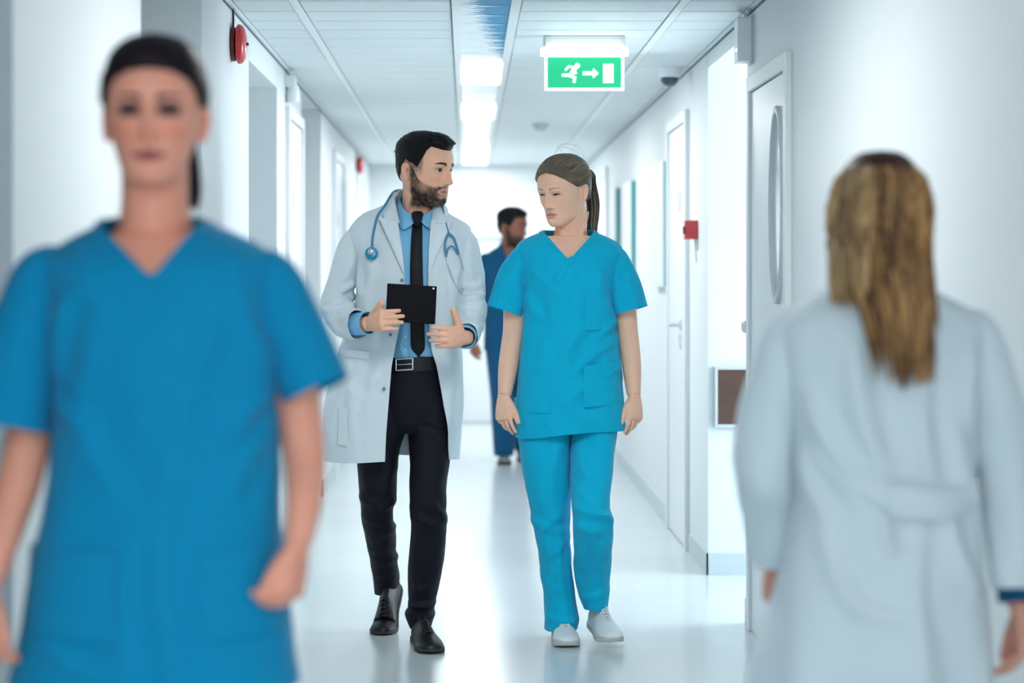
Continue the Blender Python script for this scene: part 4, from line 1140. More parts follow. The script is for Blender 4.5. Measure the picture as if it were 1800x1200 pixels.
# ================================================================== DOCTOR in the white coat
def build_doctor():
    root = empty('person', (float(W(728, 484, D)[0]), D, 0), 'bearded doctor in open white coat and black tie, holding a black tablet', 'person')
    shirt = Tube([(644, 672, 789, D, .104, .10, 2.4), (625, 670, 791, D, .110, .106, 2.4), (600, 664, 796, D, .118, .11, 2.4), (560, 662, 798, D, .122, .11, 2.4), (500, 654, 806, D, .128, .112, 2.4), (450, 645, 812, D, .118, .11, 2.3),
                  (425, 645, 812, D, .102, .105, 2.3), (408, 655, 803, D + .005, .088, .098, 2.25), (396, 672, 789, D + .010, .076, .09, 2.2), (384, 692, 774, D + .016, .068, .082, 2.1),
                  (372, 704, 764, D + .020, .062, .072, 2.0), (358, 707, 760, D + .022, .060, .066, 2.0)])
    Gs = leg_grid(shirt, 90, 120); N = grid_normals(Gs, True); Gs = folds(Gs, N, .003, (14, 14, 7), 5)
    Gs = creases(Gs, N, [(705, 600, 715, 625, 4, 5), (716, 560, 712, 620, 3, 5), (748, 585, 756, 620, 3, 5), (709, 440, 716, 520, 2.5, 6)], D)
    mb = MB(); mb.grid(Gs, True); sh = mb.build('shirt', M['shirt'], root)
    patch(sh, shirt, [(722, 400), (722, 500), (721, 628)], [(736, 400), (736, 500), (735, 628)], D, M['shirt'], 'placket', .0022, .003, (20, 5))
    for y in (590, 612):
        c = W(713 if y == 612 else 714, y, D); c[1] = shirt.front_y(c[0], c[2]) - .003
        e = MB(); e.lathe([(.0003, -.003), (.005, -.002), (.0055, 0), (.0003, .001)], c, 'y', 14); e.build('button', M['button_w'], sh)
    # collar of the shirt: stand and two points
    pts_in = [(733, 384, -.066), (712, 370, -.050), (703, 352, .0), (707, 343, .06), (733, 339, .088), (757, 343, .06), (763, 354, .0), (756, 372, -.050), (735, 384, -.066)]
    pts_out = [(722, 397, -.088), (706, 402, -.086), (695, 372, -.02), (698, 356, .065), (733, 352, .098), (768, 356, .065), (771, 374, -.02), (762, 402, -.086), (747, 396, -.088)]
    def curve(p, n=60):
        P = np.array([W(x, y, D + o) for x, y, o in p]); s = np.arange(len(P)); q = np.linspace(0, len(P) - 1, n)
        return np.stack([smooth_interp(s, P[:, k], q) for k in range(3)], -1)
    a, b = curve(pts_in), curve(pts_out); t = np.linspace(0, 1, 10)[:, None, None]
    G = a[None]*(1 - t) + b[None]*t; G[..., 1] -= .004*np.sin(t[..., 0]*math.pi)
    mb = MB(); mb.shell(G, .002); mb.build('shirt_collar', M['shirt'], sh)
    # tie
    kn = Tube([(399, 727, 742, D, .106, -.085, 2.2), (394, 725.5, 743.5, D, .110, -.083, 2.2), (384, 722.5, 746, D, .108, -.080, 2.2), (376, 723, 745.5, D, .098, -.072, 2.2), (372, 726, 743, D, .090, -.068, 2.2)])
    mb = MB(); mb.grid(leg_grid(kn, 24, 28), True, (True, True)); tie = mb.build('tie', M['tie'], root)
    ys = [392, 410, 440, 470, 500, 540, 580, 605, 612, 618, 624]; hw = [8.2, 9.6, 10.4, 11, 11.4, 12, 12.3, 12.5, 11, 6.5, .8]
    cx = [734.5, 734, 733.5, 733.5, 734, 734.5, 735.5, 736, 736.5, 737, 737.5]
    y = np.linspace(392, 624, 60); h = np.interp(y, ys, hw); c = np.interp(y, ys, cx); u = np.linspace(-1, 1, 9)
    Z = EYE - (y - VY)*D/F; X = ((c[:, None] + h[:, None]*u[None]) - VX)*D/F
    Y = shirt.front_y(X, Z[:, None] + 0*X) - .011 + .004*u[None]**2
    G = np.stack([X, Y, Z[:, None] + 0*X], -1); Nn = np.zeros_like(G); Nn[..., 1] = -1
    mb = MB(); mb.shell(G, .004, False, Nn); mb.build('tie_blade', M['tie'], tie)
    # trousers
    pel = Tube([(624, 672, 790, D, .112, .108, 2.4), (650, 668, 794, D, .113, .112, 2.4), (700, 660, 797, D, .110, .122, 2.4), (740, 655, 797, D, .098, .115, 2.3), (760, 665, 790, D, .07, .09, 2.2)])
    A = Tube([(690, 640, 720, D, .095, .11, 2.3), (740, 628, 716, D, .10, .11, 2.3), (808, 628, 700, D, .092, .10, 2.3), (850, 630, 699, D + .01, .088, .095, 2.3), (875, 632, 696, D + .015, .085, .09, 2.3), (893, 634, 691, D + .03, .08, .088, 2.3), (915, 637, 693, D + .06, .078, .085, 2.3),
              (938, 641, 696, D + .10, .076, .082, 2.3), (977, 649, 697, D + .17, .072, .078, 2.3), (1015, 656, 702, D + .24, .070, .075, 2.3), (1042, 658, 700, D + .29, .075, .072, 2.3)])
    B = Tube([(690, 722, 796, D, .10, .11, 2.3), (745, 719, 796, D, .10, .11, 2.3), (808, 721, 791, D - .03, .092, .10, 2.3), (861, 720, 786, D - .05, .085, .092, 2.3), (895, 721, 786, D - .05, .082, .09, 2.3), (914, 723, 785, D - .04, .080, .088, 2.3),
              (986, 717, 779, D + .0, .074, .082, 2.3), (1040, 717, 769, D + .03, .068, .075, 2.3), (1065, 717, 764, D + .04, .066, .07, 2.3), (1078, 712, 764, D + .04, .072, .07, 2.3), (1092, 716, 760, D + .04, .072, .066, 2.3), (1102, 720, 757, D + .04, .065, .062, 2.3)])
    mb = MB()
    Gp = leg_grid(pel, 40, 90); mb.grid(Gp, True, (True, False))
    for T, sd, st in ((A, 1, [(634, 872, 672, 880, 5, 6), (660, 895, 694, 878, 5, 6), (638, 905, 668, 918, 3, 7), (668, 942, 696, 925, 4, 6), (648, 972, 680, 966, 3, 6), (672, 1000, 702, 982, 4, 6), (660, 1022, 690, 1014, 3, 5), (690, 820, 680, 860, 4, 8), (645, 820, 650, 860, 3, 9)]),
                      (B, 2, [(730, 720, 790, 750, 6, 6), (735, 745, 788, 765, 5, 6), (728, 905, 782, 912, 6, 6), (760, 870, 783, 905, 6, 6), (725, 885, 750, 910, 5, 6), (722, 1062, 762, 1060, 7, 5), (718, 1078, 760, 1080, 6, 4), (735, 930, 736, 1050, 3, 5), (724, 1035, 764, 1028, 3, 6), (720, 700, 745, 770, 4, 7)])):
        Gl = leg_grid(T, 110, 64); N = grid_normals(Gl, True); Gl = folds(Gl, N, .003, (14, 14, 9), 70 + sd); Gl = creases(Gl, N, st, D, np.ones(Gl.shape[:2])*(.5 + .5*(N[..., 1] < .3)))
        mb.grid(with_hem(Gl, .04, .9), True, (False, True))
    tr = mb.build('trousers', M['trouser'], root)
    for pa, pb, nm in (([(716, 652), (716, 720)], [(718.5, 652), (719, 722)], 'fly_seam'),):
        patch(tr, pel, pa, pb, D, M['trouser'], nm, .002, .003, (14, 3))
    # belt and buckle
    bt = Tube([(650, 669, 793, D, .120, .116, 2.4), (626, 671, 791, D, .120, .115, 2.4)])
    Gb = leg_grid(bt, 6, 120); Gb[..., 2] += .06*(Gb[..., 0] - Gb[..., 0].mean())
    mb = MB(); mb.shell(Gb, .004, True); be = mb.build('belt', M['leather'], root)
    mb = MB(); fr = [(698, 629), (727, 627), (727, 646), (698, 648)]
    q = np.array([W(x, y, D) for x, y in fr]); q[:, 1] = bt.front_y(q[:, 0], q[:, 2]) - .006
    q = np.vstack([q, q[:1]])
    for k in range(4): mb.sweep(np.array([q[k], (q[k] + q[k+1])/2 - np.array([0, .001, 0]), q[k+1]]), (.0038, .0024) if False else .0034, 8, 6)
    m1 = (q[0] + q[3])/2; m2 = (q[1] + q[2])/2
    mb.sweep(np.array([m1, (m1 + m2)/2 - np.array([0, .004, 0]), m2]), .0022, 8, 8)
    mb.build('buckle', M['silver'], be)
    # shoes
    shoe(root, (W(738, 484, 7.31)[0], 7.315, 0.0), 10, 0, .295, .048, .09, .092, M['leather'], M['sole_dk'], M['leather'], .018, name='dress_shoe')
    shoe(root, (W(700, 484, 7.66)[0], 7.67, 0.002), -12, 46, .285, .046, .09, .095, M['leather'], M['sole_dk'], M['leather'], .018, name='dress_shoe')

    # coat
    ct = Tube([(806, 566, 808, D, .150, .150, 2.3), (760, 567, 812, D, .150, .150, 2.3), (720, 570, 815, D, .150, .150, 2.3), (670, 578, 815, D, .148, .148, 2.3), (629, 590, 812, D, .146, .142, 2.3), (580, 608, 810, D, .146, .136, 2.35), (540, 622, 812, D, .148, .132, 2.4),
               (500, 628, 816, D, .152, .130, 2.4), (460, 626, 820, D, .146, .128, 2.35), (430, 616, 826, D, .132, .122, 2.3), (414, 613, 830, D, .122, .116, 2.3), (403, 613, 829, D + .004, .113, .110, 2.25), (394, 617, 822, D + .006, .106, .106, 2.2), (386, 625, 809, D + .009, .100, .102, 2.2), (378, 636, 797, D + .011, .095, .098, 2.15),
               (370, 650, 784, D + .014, .088, .095, 2.1), (362, 666, 774, D + .016, .082, .092, 2.1), (354, 681, 767, D + .018, .077, .088, 2.0), (345, 692, 763, D + .02, .073, .084, 2.0), (339, 697, 761, D + .022, .070, .082, 2.0)])
    lo = np.array([(343, 690), (370, 695), (400, 702), (464, 712), (493, 713), (570, 705), (603, 698), (640, 691), (720, 685), (760, 682), (806, 680)], float)
    ro = np.array([(343, 764), (368, 762), (420, 757), (493, 754), (570, 755), (614, 760), (640, 768), (711, 781), (759, 791), (783, 794), (806, 795)], float)
    nz, na = 150, 190
    z = np.linspace(ct.z0, ct.z1, nz); py = VY - (z - EYE)*F/D
    xl = (np.interp(py, lo[:, 0], lo[:, 1]) - VX)*D/F; xr = (np.interp(py, ro[:, 0], ro[:, 1]) - VX)*D/F
    xc, yc, a, bf, bb, n = ct.par(z)
    tl = np.sign(xl - xc)*np.arcsin(np.clip(np.abs(xl - xc)/a, 0, .985)**(n/2)); tr_ = np.sign(xr - xc)*np.arcsin(np.clip(np.abs(xr - xc)/a, 0, .985)**(n/2))
    u = np.linspace(0, 1, na)[None, :]; u = u + .06*np.sin(2*math.pi*u)*0
    th = tr_[:, None]*(1 - u) + (2*math.pi + tl[:, None])*u
    G = ct.at(th, z[:, None] + 0*u)
    low = sm(1.05, .70, z)[:, None]
    G[..., 1] += .012*np.sin(th*5 + 1.0)*low*1.0; G[..., 0] += .006*np.sin(th*4)*low
    G[..., 2] += -.022*(G[..., 0] - G[..., 0].mean())*sm(.95, .67, z)[:, None]*0 + .006*np.sin(th*2 + .4)*sm(.85, .67, z)[:, None]
    N = grid_normals(G, False)
    # point the normals outwards
    cen = np.stack([xc, yc, z], -1)[:, None, :]; fl = np.sign(((G - cen)*N).sum(-1, keepdims=True)); N = N*fl
    G0 = G.copy(); G = folds(G, N, .0040, (11, 11, 4), 15); G = folds(G, N, .0018, (24, 24, 10), 16)
    G = creases(G, N, [(600, 640, 640, 700, 5, 10), (640, 620, 620, 740, 5, 10), (665, 640, 655, 780, 5, 9), (600, 700, 590, 790, 6, 9), (628, 470, 640, 520, 5, 7), (655, 480, 648, 560, 4, 8), (640, 430, 660, 480, 3, 9), (690, 500, 680, 600, 3, 8),
                        (800, 640, 795, 760, 5, 8), (780, 500, 785, 600, 4, 8), (806, 470, 800, 520, 5, 7), (770, 470, 768, 560, 3, 8), (620, 630, 600, 690, 4, 7)], D)
    mb = MB(); mb.shell(G, .004, False, N); coat = mb.build('lab_coat', M['coat'], root)
    # coat collar and lapels
    ci = curve([(703, 392, -.100), (697, 366, -.070), (694, 343, .0), (705, 333, .07), (731, 330, .098), (756, 334, .07), (768, 347, .0), (764, 372, -.070), (757, 396, -.100)], 70)
    co = curve([(676, 385, -.112), (673, 373, -.078), (674, 362, .0), (690, 353, .095), (731, 349, .128), (772, 355, .095), (787, 366, .0), (787, 380, -.078), (784, 391, -.112)], 70)
    G = ci[None]*(1 - t) + co[None]*t; G[..., 1] -= .010*np.sin(t[..., 0]*math.pi); G[..., 2] += .004*np.sin(t[..., 0]*math.pi)
    mb = MB(); mb.shell(G, .004); mb.build('coat_collar', M['coat'], coat)
    bulge = lambda v, uu: .009 + .016*np.sin(np.clip(uu, 0, 1)*math.pi*.75)*(1 - v) + .003
    patch(coat, ct, [(701, 388), (704, 410), (709, 440), (713, 478)], [(668, 383), (677, 403), (694, 440), (711, 479)], D, M['coat'], 'lapel', n=(26, 14), th=.004, off_fn=bulge)
    patch(coat, ct, [(759, 388), (757, 410), (755, 440), (754, 482)], [(795, 392), (788, 408), (772, 442), (756, 483)], D, M['coat'], 'lapel', n=(26, 14), th=.004, off_fn=bulge)
    # pockets and buttons
    patch(coat, ct, [(600, 711), (597, 775)], [(648, 718), (650, 785)], D, M['coat'], 'side_pocket', .011, .012, (14, 12))
    patch(coat, ct, [(768, 522), (769, 575)], [(803, 520), (802, 572)], D, M['coat'], 'breast_pocket', .010, .012, (12, 10))
    patch(coat, ct, [(597, 609), (596, 622)], [(652, 616), (652, 629)], D, M['coat'], 'pocket_flap', .011, .012, (5, 12))
    for x, y in ((709, 492), (689, 586), (678, 679)):
        c = W(x, y, D); c[1] = ct.front_y(c[0], c[2]) - .003
        e = MB(); e.lathe([(.0003, -.004), (.005, -.0035), (.0062, 0), (.0003, .002)], c, 'y', 14); e.build('button', M['button'], coat)
    # sleeves
    RS = [W(650, 415, D), W(632, 417, D), W(613, 457, D), W(601, 500, D + .005), W(590, 533, D - .01), W(600, 557, D - .09), W(632, 572, D - .19)]
    LS = [W(794, 418, D), W(811, 421, D), W(822, 460, D), W(827, 500, D + .005), W(828, 533, D - .01), W(825, 566, D - .10), W(817, 592, D - .20)]
    for P, sd, st in ((RS, 1, [(575, 530, 640, 515, 9, 6), (570, 545, 630, 532, 9, 6), (580, 520, 625, 498, 6, 6), (600, 556, 635, 545, 7, 5), (612, 470, 600, 520, 5, 8), (625, 440, 615, 500, 4, 8), (590, 575, 630, 600, 5, 7)]),
                      (LS, 2, [(815, 530, 850, 536, 9, 5), (815, 522, 848, 518, 8, 5), (812, 545, 846, 552, 8, 5), (820, 505, 845, 500, 6, 6), (825, 440, 832, 500, 4, 7), (820, 560, 845, 575, 5, 6)])):
        Gs = sweep(P, [(.024, .034), (.040, .050), (.053, .058), (.055, .058), (.054, .058), (.054, .054), (.050, .050)], 60, 110, up=(0, 1, 0))
        N = grid_normals(Gs, True); Gs = folds(Gs, N, .0045, (15, 15, 12), 80 + sd); Gs = creases(Gs, N, st, D, np.ones(Gs.shape[:2])*(N[..., 1] < .4))
        mb = MB(); mb.grid(with_hem(Gs, .08, .90, first=False), True); mb.build('coat_sleeve', M['coat'], coat)
    # wrists, shirt cuffs
    RW, LW = W(650, 568, 7.055), W(816, 593, 7.055)
    for a0, b0, r in ((W(622, 570, D - .16), RW - np.array([.012, -.02, 0]), .040), (W(820, 586, D - .17), LW + np.array([.004, .008, .002]), .038)):
        dd = unit(b0 - a0); e2 = b0 + dd*.012
        Gs = sweep([a0, (a0 + b0)/2, b0, e2], [r*1.02, r, r, r], 40, 20, up=(0, 1, 0))
        mb = MB(); mb.grid(with_hem(Gs, .05, .88, first=False), True); mb.build('shirt_cuff', M['shirt'], sh)
    # body
    H = Head(W(747, 299, D - .03), 54, 4, 0, 1.06, True, 1.03); H.nose = 1.22
    pc = H.pieces()
    pc.append(gm(shirt.solid(.85, z0=shirt.z0 + .03, z1=shirt.z1 - .03)))
    pc.append(gm(sweep([W(733, 420, D + .03), W(734, 385, D + .022), W(736, 355, D + .01), W(738, 315, D + .005)], [(.09, .075), (.062, .064), (.060, .064), (.060, .068)], 28, 24, up=(0, 1, 0))))
    pc.append(arm(RS[1:] + [RW], [.030, .036, .034, .032, .031, .030, .026]))
    pc.append(arm(LS[1:] + [LW], [.030, .036, .034, .032, .031, .030, .026]))
    pc += hand(RW, (.52, -.82, .12), (.82, .52, .0), (-.05, -.05, 1), [(44, 12, 8), (46, 10, 6), (48, 12, 8), (52, 14, 10)], 1.0, .05, thumb=(.95, .55, -.05), tbend=.1)
    pc += hand(LW, (-.62, -.76, .02), (-.76, .62, 0), (.0, -.10, 1), [(20, 16, 8), (34, 26, 18), (40, 30, 22), (42, 34, 26)], 1.0, .10, thumb=(.45, .80, -.05), tbend=.05)
    pc.append(gm(pel.solid(.85))); pc.append(gm(A.solid(.78))); pc.append(gm(B.solid(.78)))
    V, Fc = fuse(pc, .0028, 2)
    hairc = np.array(lin(26, 20, 20))
    C = skin_colors(V, H, SKIN['doctor'], lin(200, 128, 122), lin(42, 30, 28), 1.0, beard=1.0, beard_col=lin(26, 18, 18), brow_z=.0200, brow_t=.0050, blush=.3)
    P = H.local(V)                                     # cropped sides: short dark stubble on the scalp above the ear
    tt = np.arctan2(P[:, 0], -P[:, 1])
    side = sm(-.034, .016, P[:, 2])*sm(.95, 1.12, np.abs(tt))*sm(.125, .118, np.abs(P[:, 1]) + 0)*(P[:, 2] < .12)*(np.abs(P[:, 0]) < .0785)*(P[:, 2] > -.06)
    side = side*np.clip(.75 + .4*noise3(V*250, 77), 0, 1)
    C = C*(1 - side[:, None]*.8) + hairc*side[:, None]*.8
    mb = MB(); mb.add(V, Fc, C); body = mb.build('body', M['skin'], root, ang=180)
    H.eyes(body, (.0035, -.0005), .0056, (.035, .020, .014), lr=.0013)
    def hz(t):
        a = abs(t)
        return float(np.interp(a, [0, .30, .55, .80, 1.0, 1.15, 1.35, 1.50, 1.75, 2.1, 2.6, 3.15], [.070, .071, .076, .080, .066, .040, .004, .016, .030, -.020, -.045, -.050]))
    def thick(t, z):
        a = np.abs(t); base = .0025 + .0135*sm(.030, .085, z)
        return base + .008*sm(.9, .2, a)*sm(.05, .085, z)*sm(.1145, .098, z)
    Pc = H.cap(hz, thick, 80, 180, rough=.0014)
    sh_ = np.clip(noise3(Pc*np.array([160, 160, 90]), 8)*.5 + .5, 0, 1)[..., None]
    mb = MB(); mb.grid(H.world(Pc), True, (True, False), col=np.array(lin(14, 11, 12))*(.6 + .8*sh_))
    # short strands that break the outline
    H.kd(); lines, cols = [], []
    for k in range(700):
        t = RNG.uniform(-3.1, 3.1); zz = RNG.uniform(max(hz(t) + .006, -.02), .112)
        th_ = float(thick(np.array(t), np.array(zz)))
        p = H.surf(np.array([t]), np.array([zz]), np.array([th_*.8]))[0]; nrm = unit(p - np.array([0, .01, .015]))
        d = unit(nrm*.5 + np.array([RNG.normal(0, .3), -.55 if zz > .06 else .2, -.2 if zz < .06 else .1]))
        q_ = 1.0 if zz > .05 else .3; L = [p, p + d*.006*q_, p + d*.011*q_]
        lines.append(H.world(np.array(L))); cols.append(np.array(lin(20, 15, 15))*RNG.uniform(.5, 1.5))
    strands(mb, lines, .0007, cols, 3, 4)
    mb.build('hair', M['hair'], root, ang=80)

    # ---- tablet in his right hand (a thing of its own)
    tb = empty('tablet', tuple(W(722, 570, 7.01)), 'black tablet in a folio cover held by the doctor', 'tablet')
    c = (W(679, 497, 7.005) + W(766, 571, 7.03))/2
    R = np.array(Matrix.Rotation(math.radians(10), 3, 'Z')) @ np.array(Matrix.Rotation(math.radians(-5), 3, 'X')) @ np.array(Matrix.Rotation(math.radians(3.5), 3, 'Y'))
    def tbx(name, lo, hi, m, par, bev):
        e = MB(); e.box(lo, hi); e.v[0] = e.v[0] @ R.T + c + np.array([0, .010, 0]); return e.build(name, m, par, smooth=False, bevel=bev)
    cover = tbx('cover', (-.0860, -.006, -.0655), (.0860, .001, .0655), M['tablet'], tb, .0028)
    tbx('screen_half', (-.0845, .0012, -.064), (.0845, .0075, .064), M['black_pl'], tb, .002)
    for k in (-.028, .028): tbx('cover_crease', (k - .0006, -.0064, -.062), (k + .0006, -.0055, .062), M['tablet'], cover, 0)
    e = MB(); e.lathe([(.0003, -.002), (.0035, -.0015), (.0035, 0), (.0003, .001)], np.array([.074, -.006, .057]) @ R.T + c + np.array([0, .010, 0]), 'y', 14); e.build('camera_lens', M['silver'], cover)

    # ---- stethoscope round his neck (a thing of its own)
    st = empty('stethoscope', tuple(W(730, 340, D)), 'blue stethoscope hanging round the doctor\'s neck over the white coat', 'stethoscope')
    def on(x, y, off=.016):
        p = W(x, y, D); p[1] = ct.front_y(p[0], p[2]) - off; return p
    L = [on(657, 437, .012), on(658, 420), on(661, 400), on(667, 378, .022), W(676, 362, D - .075), W(686, 345, D - .03), W(694, 336, D + .03), W(712, 334, D + .105), W(733, 334, D + .125), W(755, 336, D + .105),
         W(772, 346, D + .03), W(778, 362, D - .05), on(781, 382, .026), on(785, 398, .022), on(789, 412)]
    mb = MB(); mb.sweep(L, .0044, 12, 110); mb.build('tube', M['steth_tube'], st)
    mb = MB()
    mb.sweep([on(789, 411), on(785, 420), on(783, 434), on(785, 452)], [.0046, .0042, .004, .0036], 10, 18)
    mb.sweep([on(789, 411), on(797, 418), on(802, 430), on(807, 448)], [.0046, .0042, .004, .0036], 10, 18)
    mb.sweep([on(786, 448), on(788, 438, .017), on(794, 433, .018), on(800, 438, .017), on(805, 447)], .0028, 8, 24)
    mb.build('yoke', M['steth_tube'], st)
    for pts in ([(785, 450), (789, 468), (797, 492), (806, 510)], [(807, 446), (813, 465), (818, 488), (820, 508)]):
        mb = MB(); mb.sweep([on(x, y, .012) for x, y in pts], .0022, 8, 24); ear = mb.build('ear_tube', M['silver'], st)
        x, y = pts[-1]; x2 = x + (8 if x < 810 else -7)
        mb = MB(); mb.sweep([on(x, y, .012), on((x + x2)/2, y + 2, .013), on(x2, y - 2, .014)], [.0022, .0028, .0034], 8, 10); mb.build('ear_tip', M['grey_pl'], ear)
    p = on(656, 446, .010)
    mb = MB(); mb.lathe([(.0003, .006), (.020, .006), (.0225, .003), (.0225, -.004), (.020, -.007), (.012, -.008), (.0003, -.008)], p, 'y', 32); ch = mb.build('chest_piece', M['steth_disc'], st)
    mb = MB(); mb.lathe([(.0003, -.007), (.0115, -.008), (.0125, -.013), (.009, -.018), (.0003, -.019)], p + np.array([-.001, 0, .006]), 'y', 24); mb.build('bell', M['silver'], ch)
    mb = MB(); mb.lathe([(.0205, -.0068), (.0228, -.0066), (.0232, -.003), (.0228, .0008), (.0205, .001)], p, 'y', 32); mb.build('rim', M['steth_tube'], ch)
build_doctor()

# ================================================================== WOMAN close to the camera on the left
def build_front():
    DF = 3.25
    root = empty('person', (float(W(272, 484, DF)[0]), DF, 0), 'smiling dark-haired woman in mid-blue scrubs close to the camera at left', 'person')
    tube = Tube([(1192, 22, 526, DF, .140, .13, 2.4), (1100, 40, 513, DF, .138, .13, 2.4), (1000, 60, 502, DF, .134, .125, 2.4), (900, 78, 494, DF, .128, .118, 2.35), (800, 90, 490, DF, .124, .112, 2.3), (700, 97, 490, DF, .128, .110, 2.3),
                 (620, 94, 492, DF, .130, .110, 2.3), (550, 82, 495, DF, .122, .108, 2.3), (500, 72, 492, DF, .110, .104, 2.3), (470, 68, 486, DF, .10, .10, 2.25), (450, 80, 474, DF + .005, .092, .094, 2.2), (432, 102, 455, DF + .010, .084, .088, 2.15),
                 (415, 132, 425, DF + .015, .076, .080, 2.1), (402, 158, 394, DF + .018, .070, .074, 2.1), (392, 178, 366, DF + .022, .063, .068, 2.0), (382, 190, 353, DF + .025, .058, .062, 2.0)])
    cr = [(140, 520, 110, 660, 7, 18), (160, 480, 230, 560, 4, 20), (430, 500, 480, 640, 7, 18), (400, 560, 340, 760, 5, 22), (150, 680, 230, 860, 5, 24), (320, 800, 330, 1180, 7, 24), (260, 900, 250, 1180, 5, 24), (110, 700, 180, 730, 7, 14), (480, 680, 420, 760, 7, 16), (470, 760, 420, 860, 5, 16), (100, 1120, 200, 1150, 4, 14)]
    top, G = scrub_top(root, tube, ((286, 487), (183, 398), (359, 386)), DF, M['scrub2'], M['scrub2'], cr, [(.004, (9, 9, 5), 0), (.002, (24, 24, 14), 4)], seed=51)
    patch(top, tube, [(60, 950), (48, 1090)], [(225, 952), (222, 1100)], DF, M['scrub2'], 'lower_pocket', .006, .008, (12, 12))
    patch(top, tube, [(368, 952), (372, 1100)], [(488, 948), (500, 1090)], DF, M['scrub2'], 'lower_pocket', .006, .008, (12, 12))
    for pts, rad, sd in (([(140, 480), (92, 482), (58, 560), (16, 748)], [.028, .046, .060, .068], 1), ([(420, 478), (462, 484), (502, 560), (556, 686)], [.028, .044, .056, .056], 2)):
        P = [W(x, y, DF - (.015 if k == 3 else 0)) for k, (x, y) in enumerate(pts)]
        Gs = sweep(P, [(r, r*1.05) for r in rad], 56, 44, up=(0, 1, 0)); N = grid_normals(Gs, True); Gs = folds(Gs, N, .004, (12, 12, 7), 90 + sd)
        mb = MB(); mb.grid(with_hem(Gs, .06, .93, first=False), True); mb.build('sleeve', M['scrub2'], top)
    def leg(x0, x1, a0, a1, sh):
        return Tube([(1060, x0, x1, DF, .11, .115, 2.3), (1250, x0 + 4, x1 - 2, DF - sh*.3, .10, .105, 2.3), (1450, (x0*2 + a0)/3, (x1*2 + a1)/3, DF - sh*.5, .085, .09, 2.3), (1700, a0, a1, DF + sh*.5, .08, .085, 2.3), (1845, a0 - 4, a1 + 4, DF + sh, .08, .085, 2.3)])
    A, B = leg(52, 272, 120, 255, -.05), leg(276, 492, 300, 435, .10)
    mb = MB()
    for T, sd in ((A, 1), (B, 2)):
        Gl = leg_grid(T, 60, 48); N = grid_normals(Gl, True); Gl = folds(Gl, N, .004, (10, 10, 6), 110 + sd); mb.grid(with_hem(Gl, .05, .9), True, (False, True))
    mb.build('scrub_trousers', M['scrub2'], root)
    shoe(root, (W(188, 484, DF)[0], DF + .03, 0), -4, 0, .25, .044, .09, .10, M['sneaker'], M['sole_lt'], M['sneaker'], .024, name='sneaker')
    shoe(root, (W(368, 484, DF)[0], DF + .16, 0), 4, 0, .25, .044, .09, .10, M['sneaker'], M['sole_lt'], M['sneaker'], .024, name='sneaker')
    H = Head(W(271, 207, DF - .03), 3, -2, 0, .955, False, .98); H.nose = .9
    pc = H.pieces()
    pc.append(gm(tube.solid(.86, z0=tube.z0 + .1, z1=tube.z1 - .03)))
    pc.append(gm(sweep([W(272, 440, DF + .03), W(272, 395, DF + .022), W(272, 340, DF + .01), W(272, 250, DF + .005)], [(.095, .075), (.058, .060), (.053, .056), (.054, .06)], 28, 24, up=(0, 1, 0))))
    RA = [W(470, 500, DF), W(500, 580, DF), W(525, 720, DF + .01), W(534, 800, DF), W(534, 880, DF - .05), W(524, 948, DF - .08)]
    LA = [W(90, 500, DF), W(65, 600, DF), W(52, 760, DF + .01), W(38, 830, DF), W(8, 930, DF - .04), W(-18, 1020, DF - .08)]
    pc.append(arm(RA, [.040, .042, .036, .034, .029, .023])); pc.append(arm(LA, [.040, .042, .037, .036, .030, .024]))
    pc += hand(W(523, 952, DF - .08), (-.10, -.25, -1), (-.85, .35, 0), (-.3, -1, .1), [(40, 45, 35), (44, 48, 36), (46, 50, 36), (48, 50, 36)], .92, .05, thumb=(.8, .4, .35))
    pc += hand(W(-20, 1026, DF - .08), (-.05, -.2, -1), (.85, .35, 0), (.3, -1, .1), [(25, 30, 25), (30, 32, 26), (34, 34, 28), (36, 36, 28)], .92, .05, thumb=(.8, .4, .35))
    pc.append(gm(A.solid(.8))); pc.append(gm(B.solid(.8)))
    V, Fc = fuse(pc, .0036, 2)
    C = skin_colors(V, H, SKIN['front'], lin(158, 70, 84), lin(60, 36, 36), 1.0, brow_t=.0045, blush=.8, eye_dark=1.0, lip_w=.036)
    mb = MB(); mb.add(V, Fc, C); body = mb.build('body', M['skin'], root, ang=180)
    H.eyes(body, (0, 0), .0050, (.02, .01, .012), lr=.0036, wide=.0155, white=(.22, .17, .19))
    def hz(t):
        return float(np.interp(abs(t), [0, .45, .85, 1.15, 1.4, 1.65, 2.0, 2.6, 3.15], [.070, .067, .056, .036, .014, .022, -.030, -.05, -.055]))
    def thick(t, z): return .009 + .004*sm(.4, 1.6, np.abs(t)) + .015*sm(.06, .11, z)*(.5 + .5*np.cos(t*.9))
    P = H.cap(hz, thick, rough=.0008); n = noise3(P*np.array([30, 30, 90]), 4)[..., None]
    c0 = np.array(lin(26, 14, 22))
    mb = MB(); mb.grid(H.world(P), True, (True, False), col=c0*(1 + .5*n))
    H.kd(); rp = np.array([0, .125, .045]); lines, cols = [], []
    for k in range(260):
        t = RNG.uniform(-1.7, 1.7); z0 = min(hz(t) + RNG.uniform(0, .03), .11); p0 = H.surf(np.array([t]), np.array([z0]))[0]; c = H._kd[2]
        d0, d1 = unit(p0 - c), unit(rp - c); om = math.acos(np.clip(np.dot(d0, d1), -1, 1)); L = []
        for q in np.linspace(0, 1, 8):
            dd = (math.sin((1-q)*om)*d0 + math.sin(q*om)*d1)/math.sin(om) + np.array([0, 0, .2*math.sin(q*math.pi)])
            L.append(H.on(dd, (.011 + .005*RNG.rand())*(.3 + .7*sm(0, .2, q))))
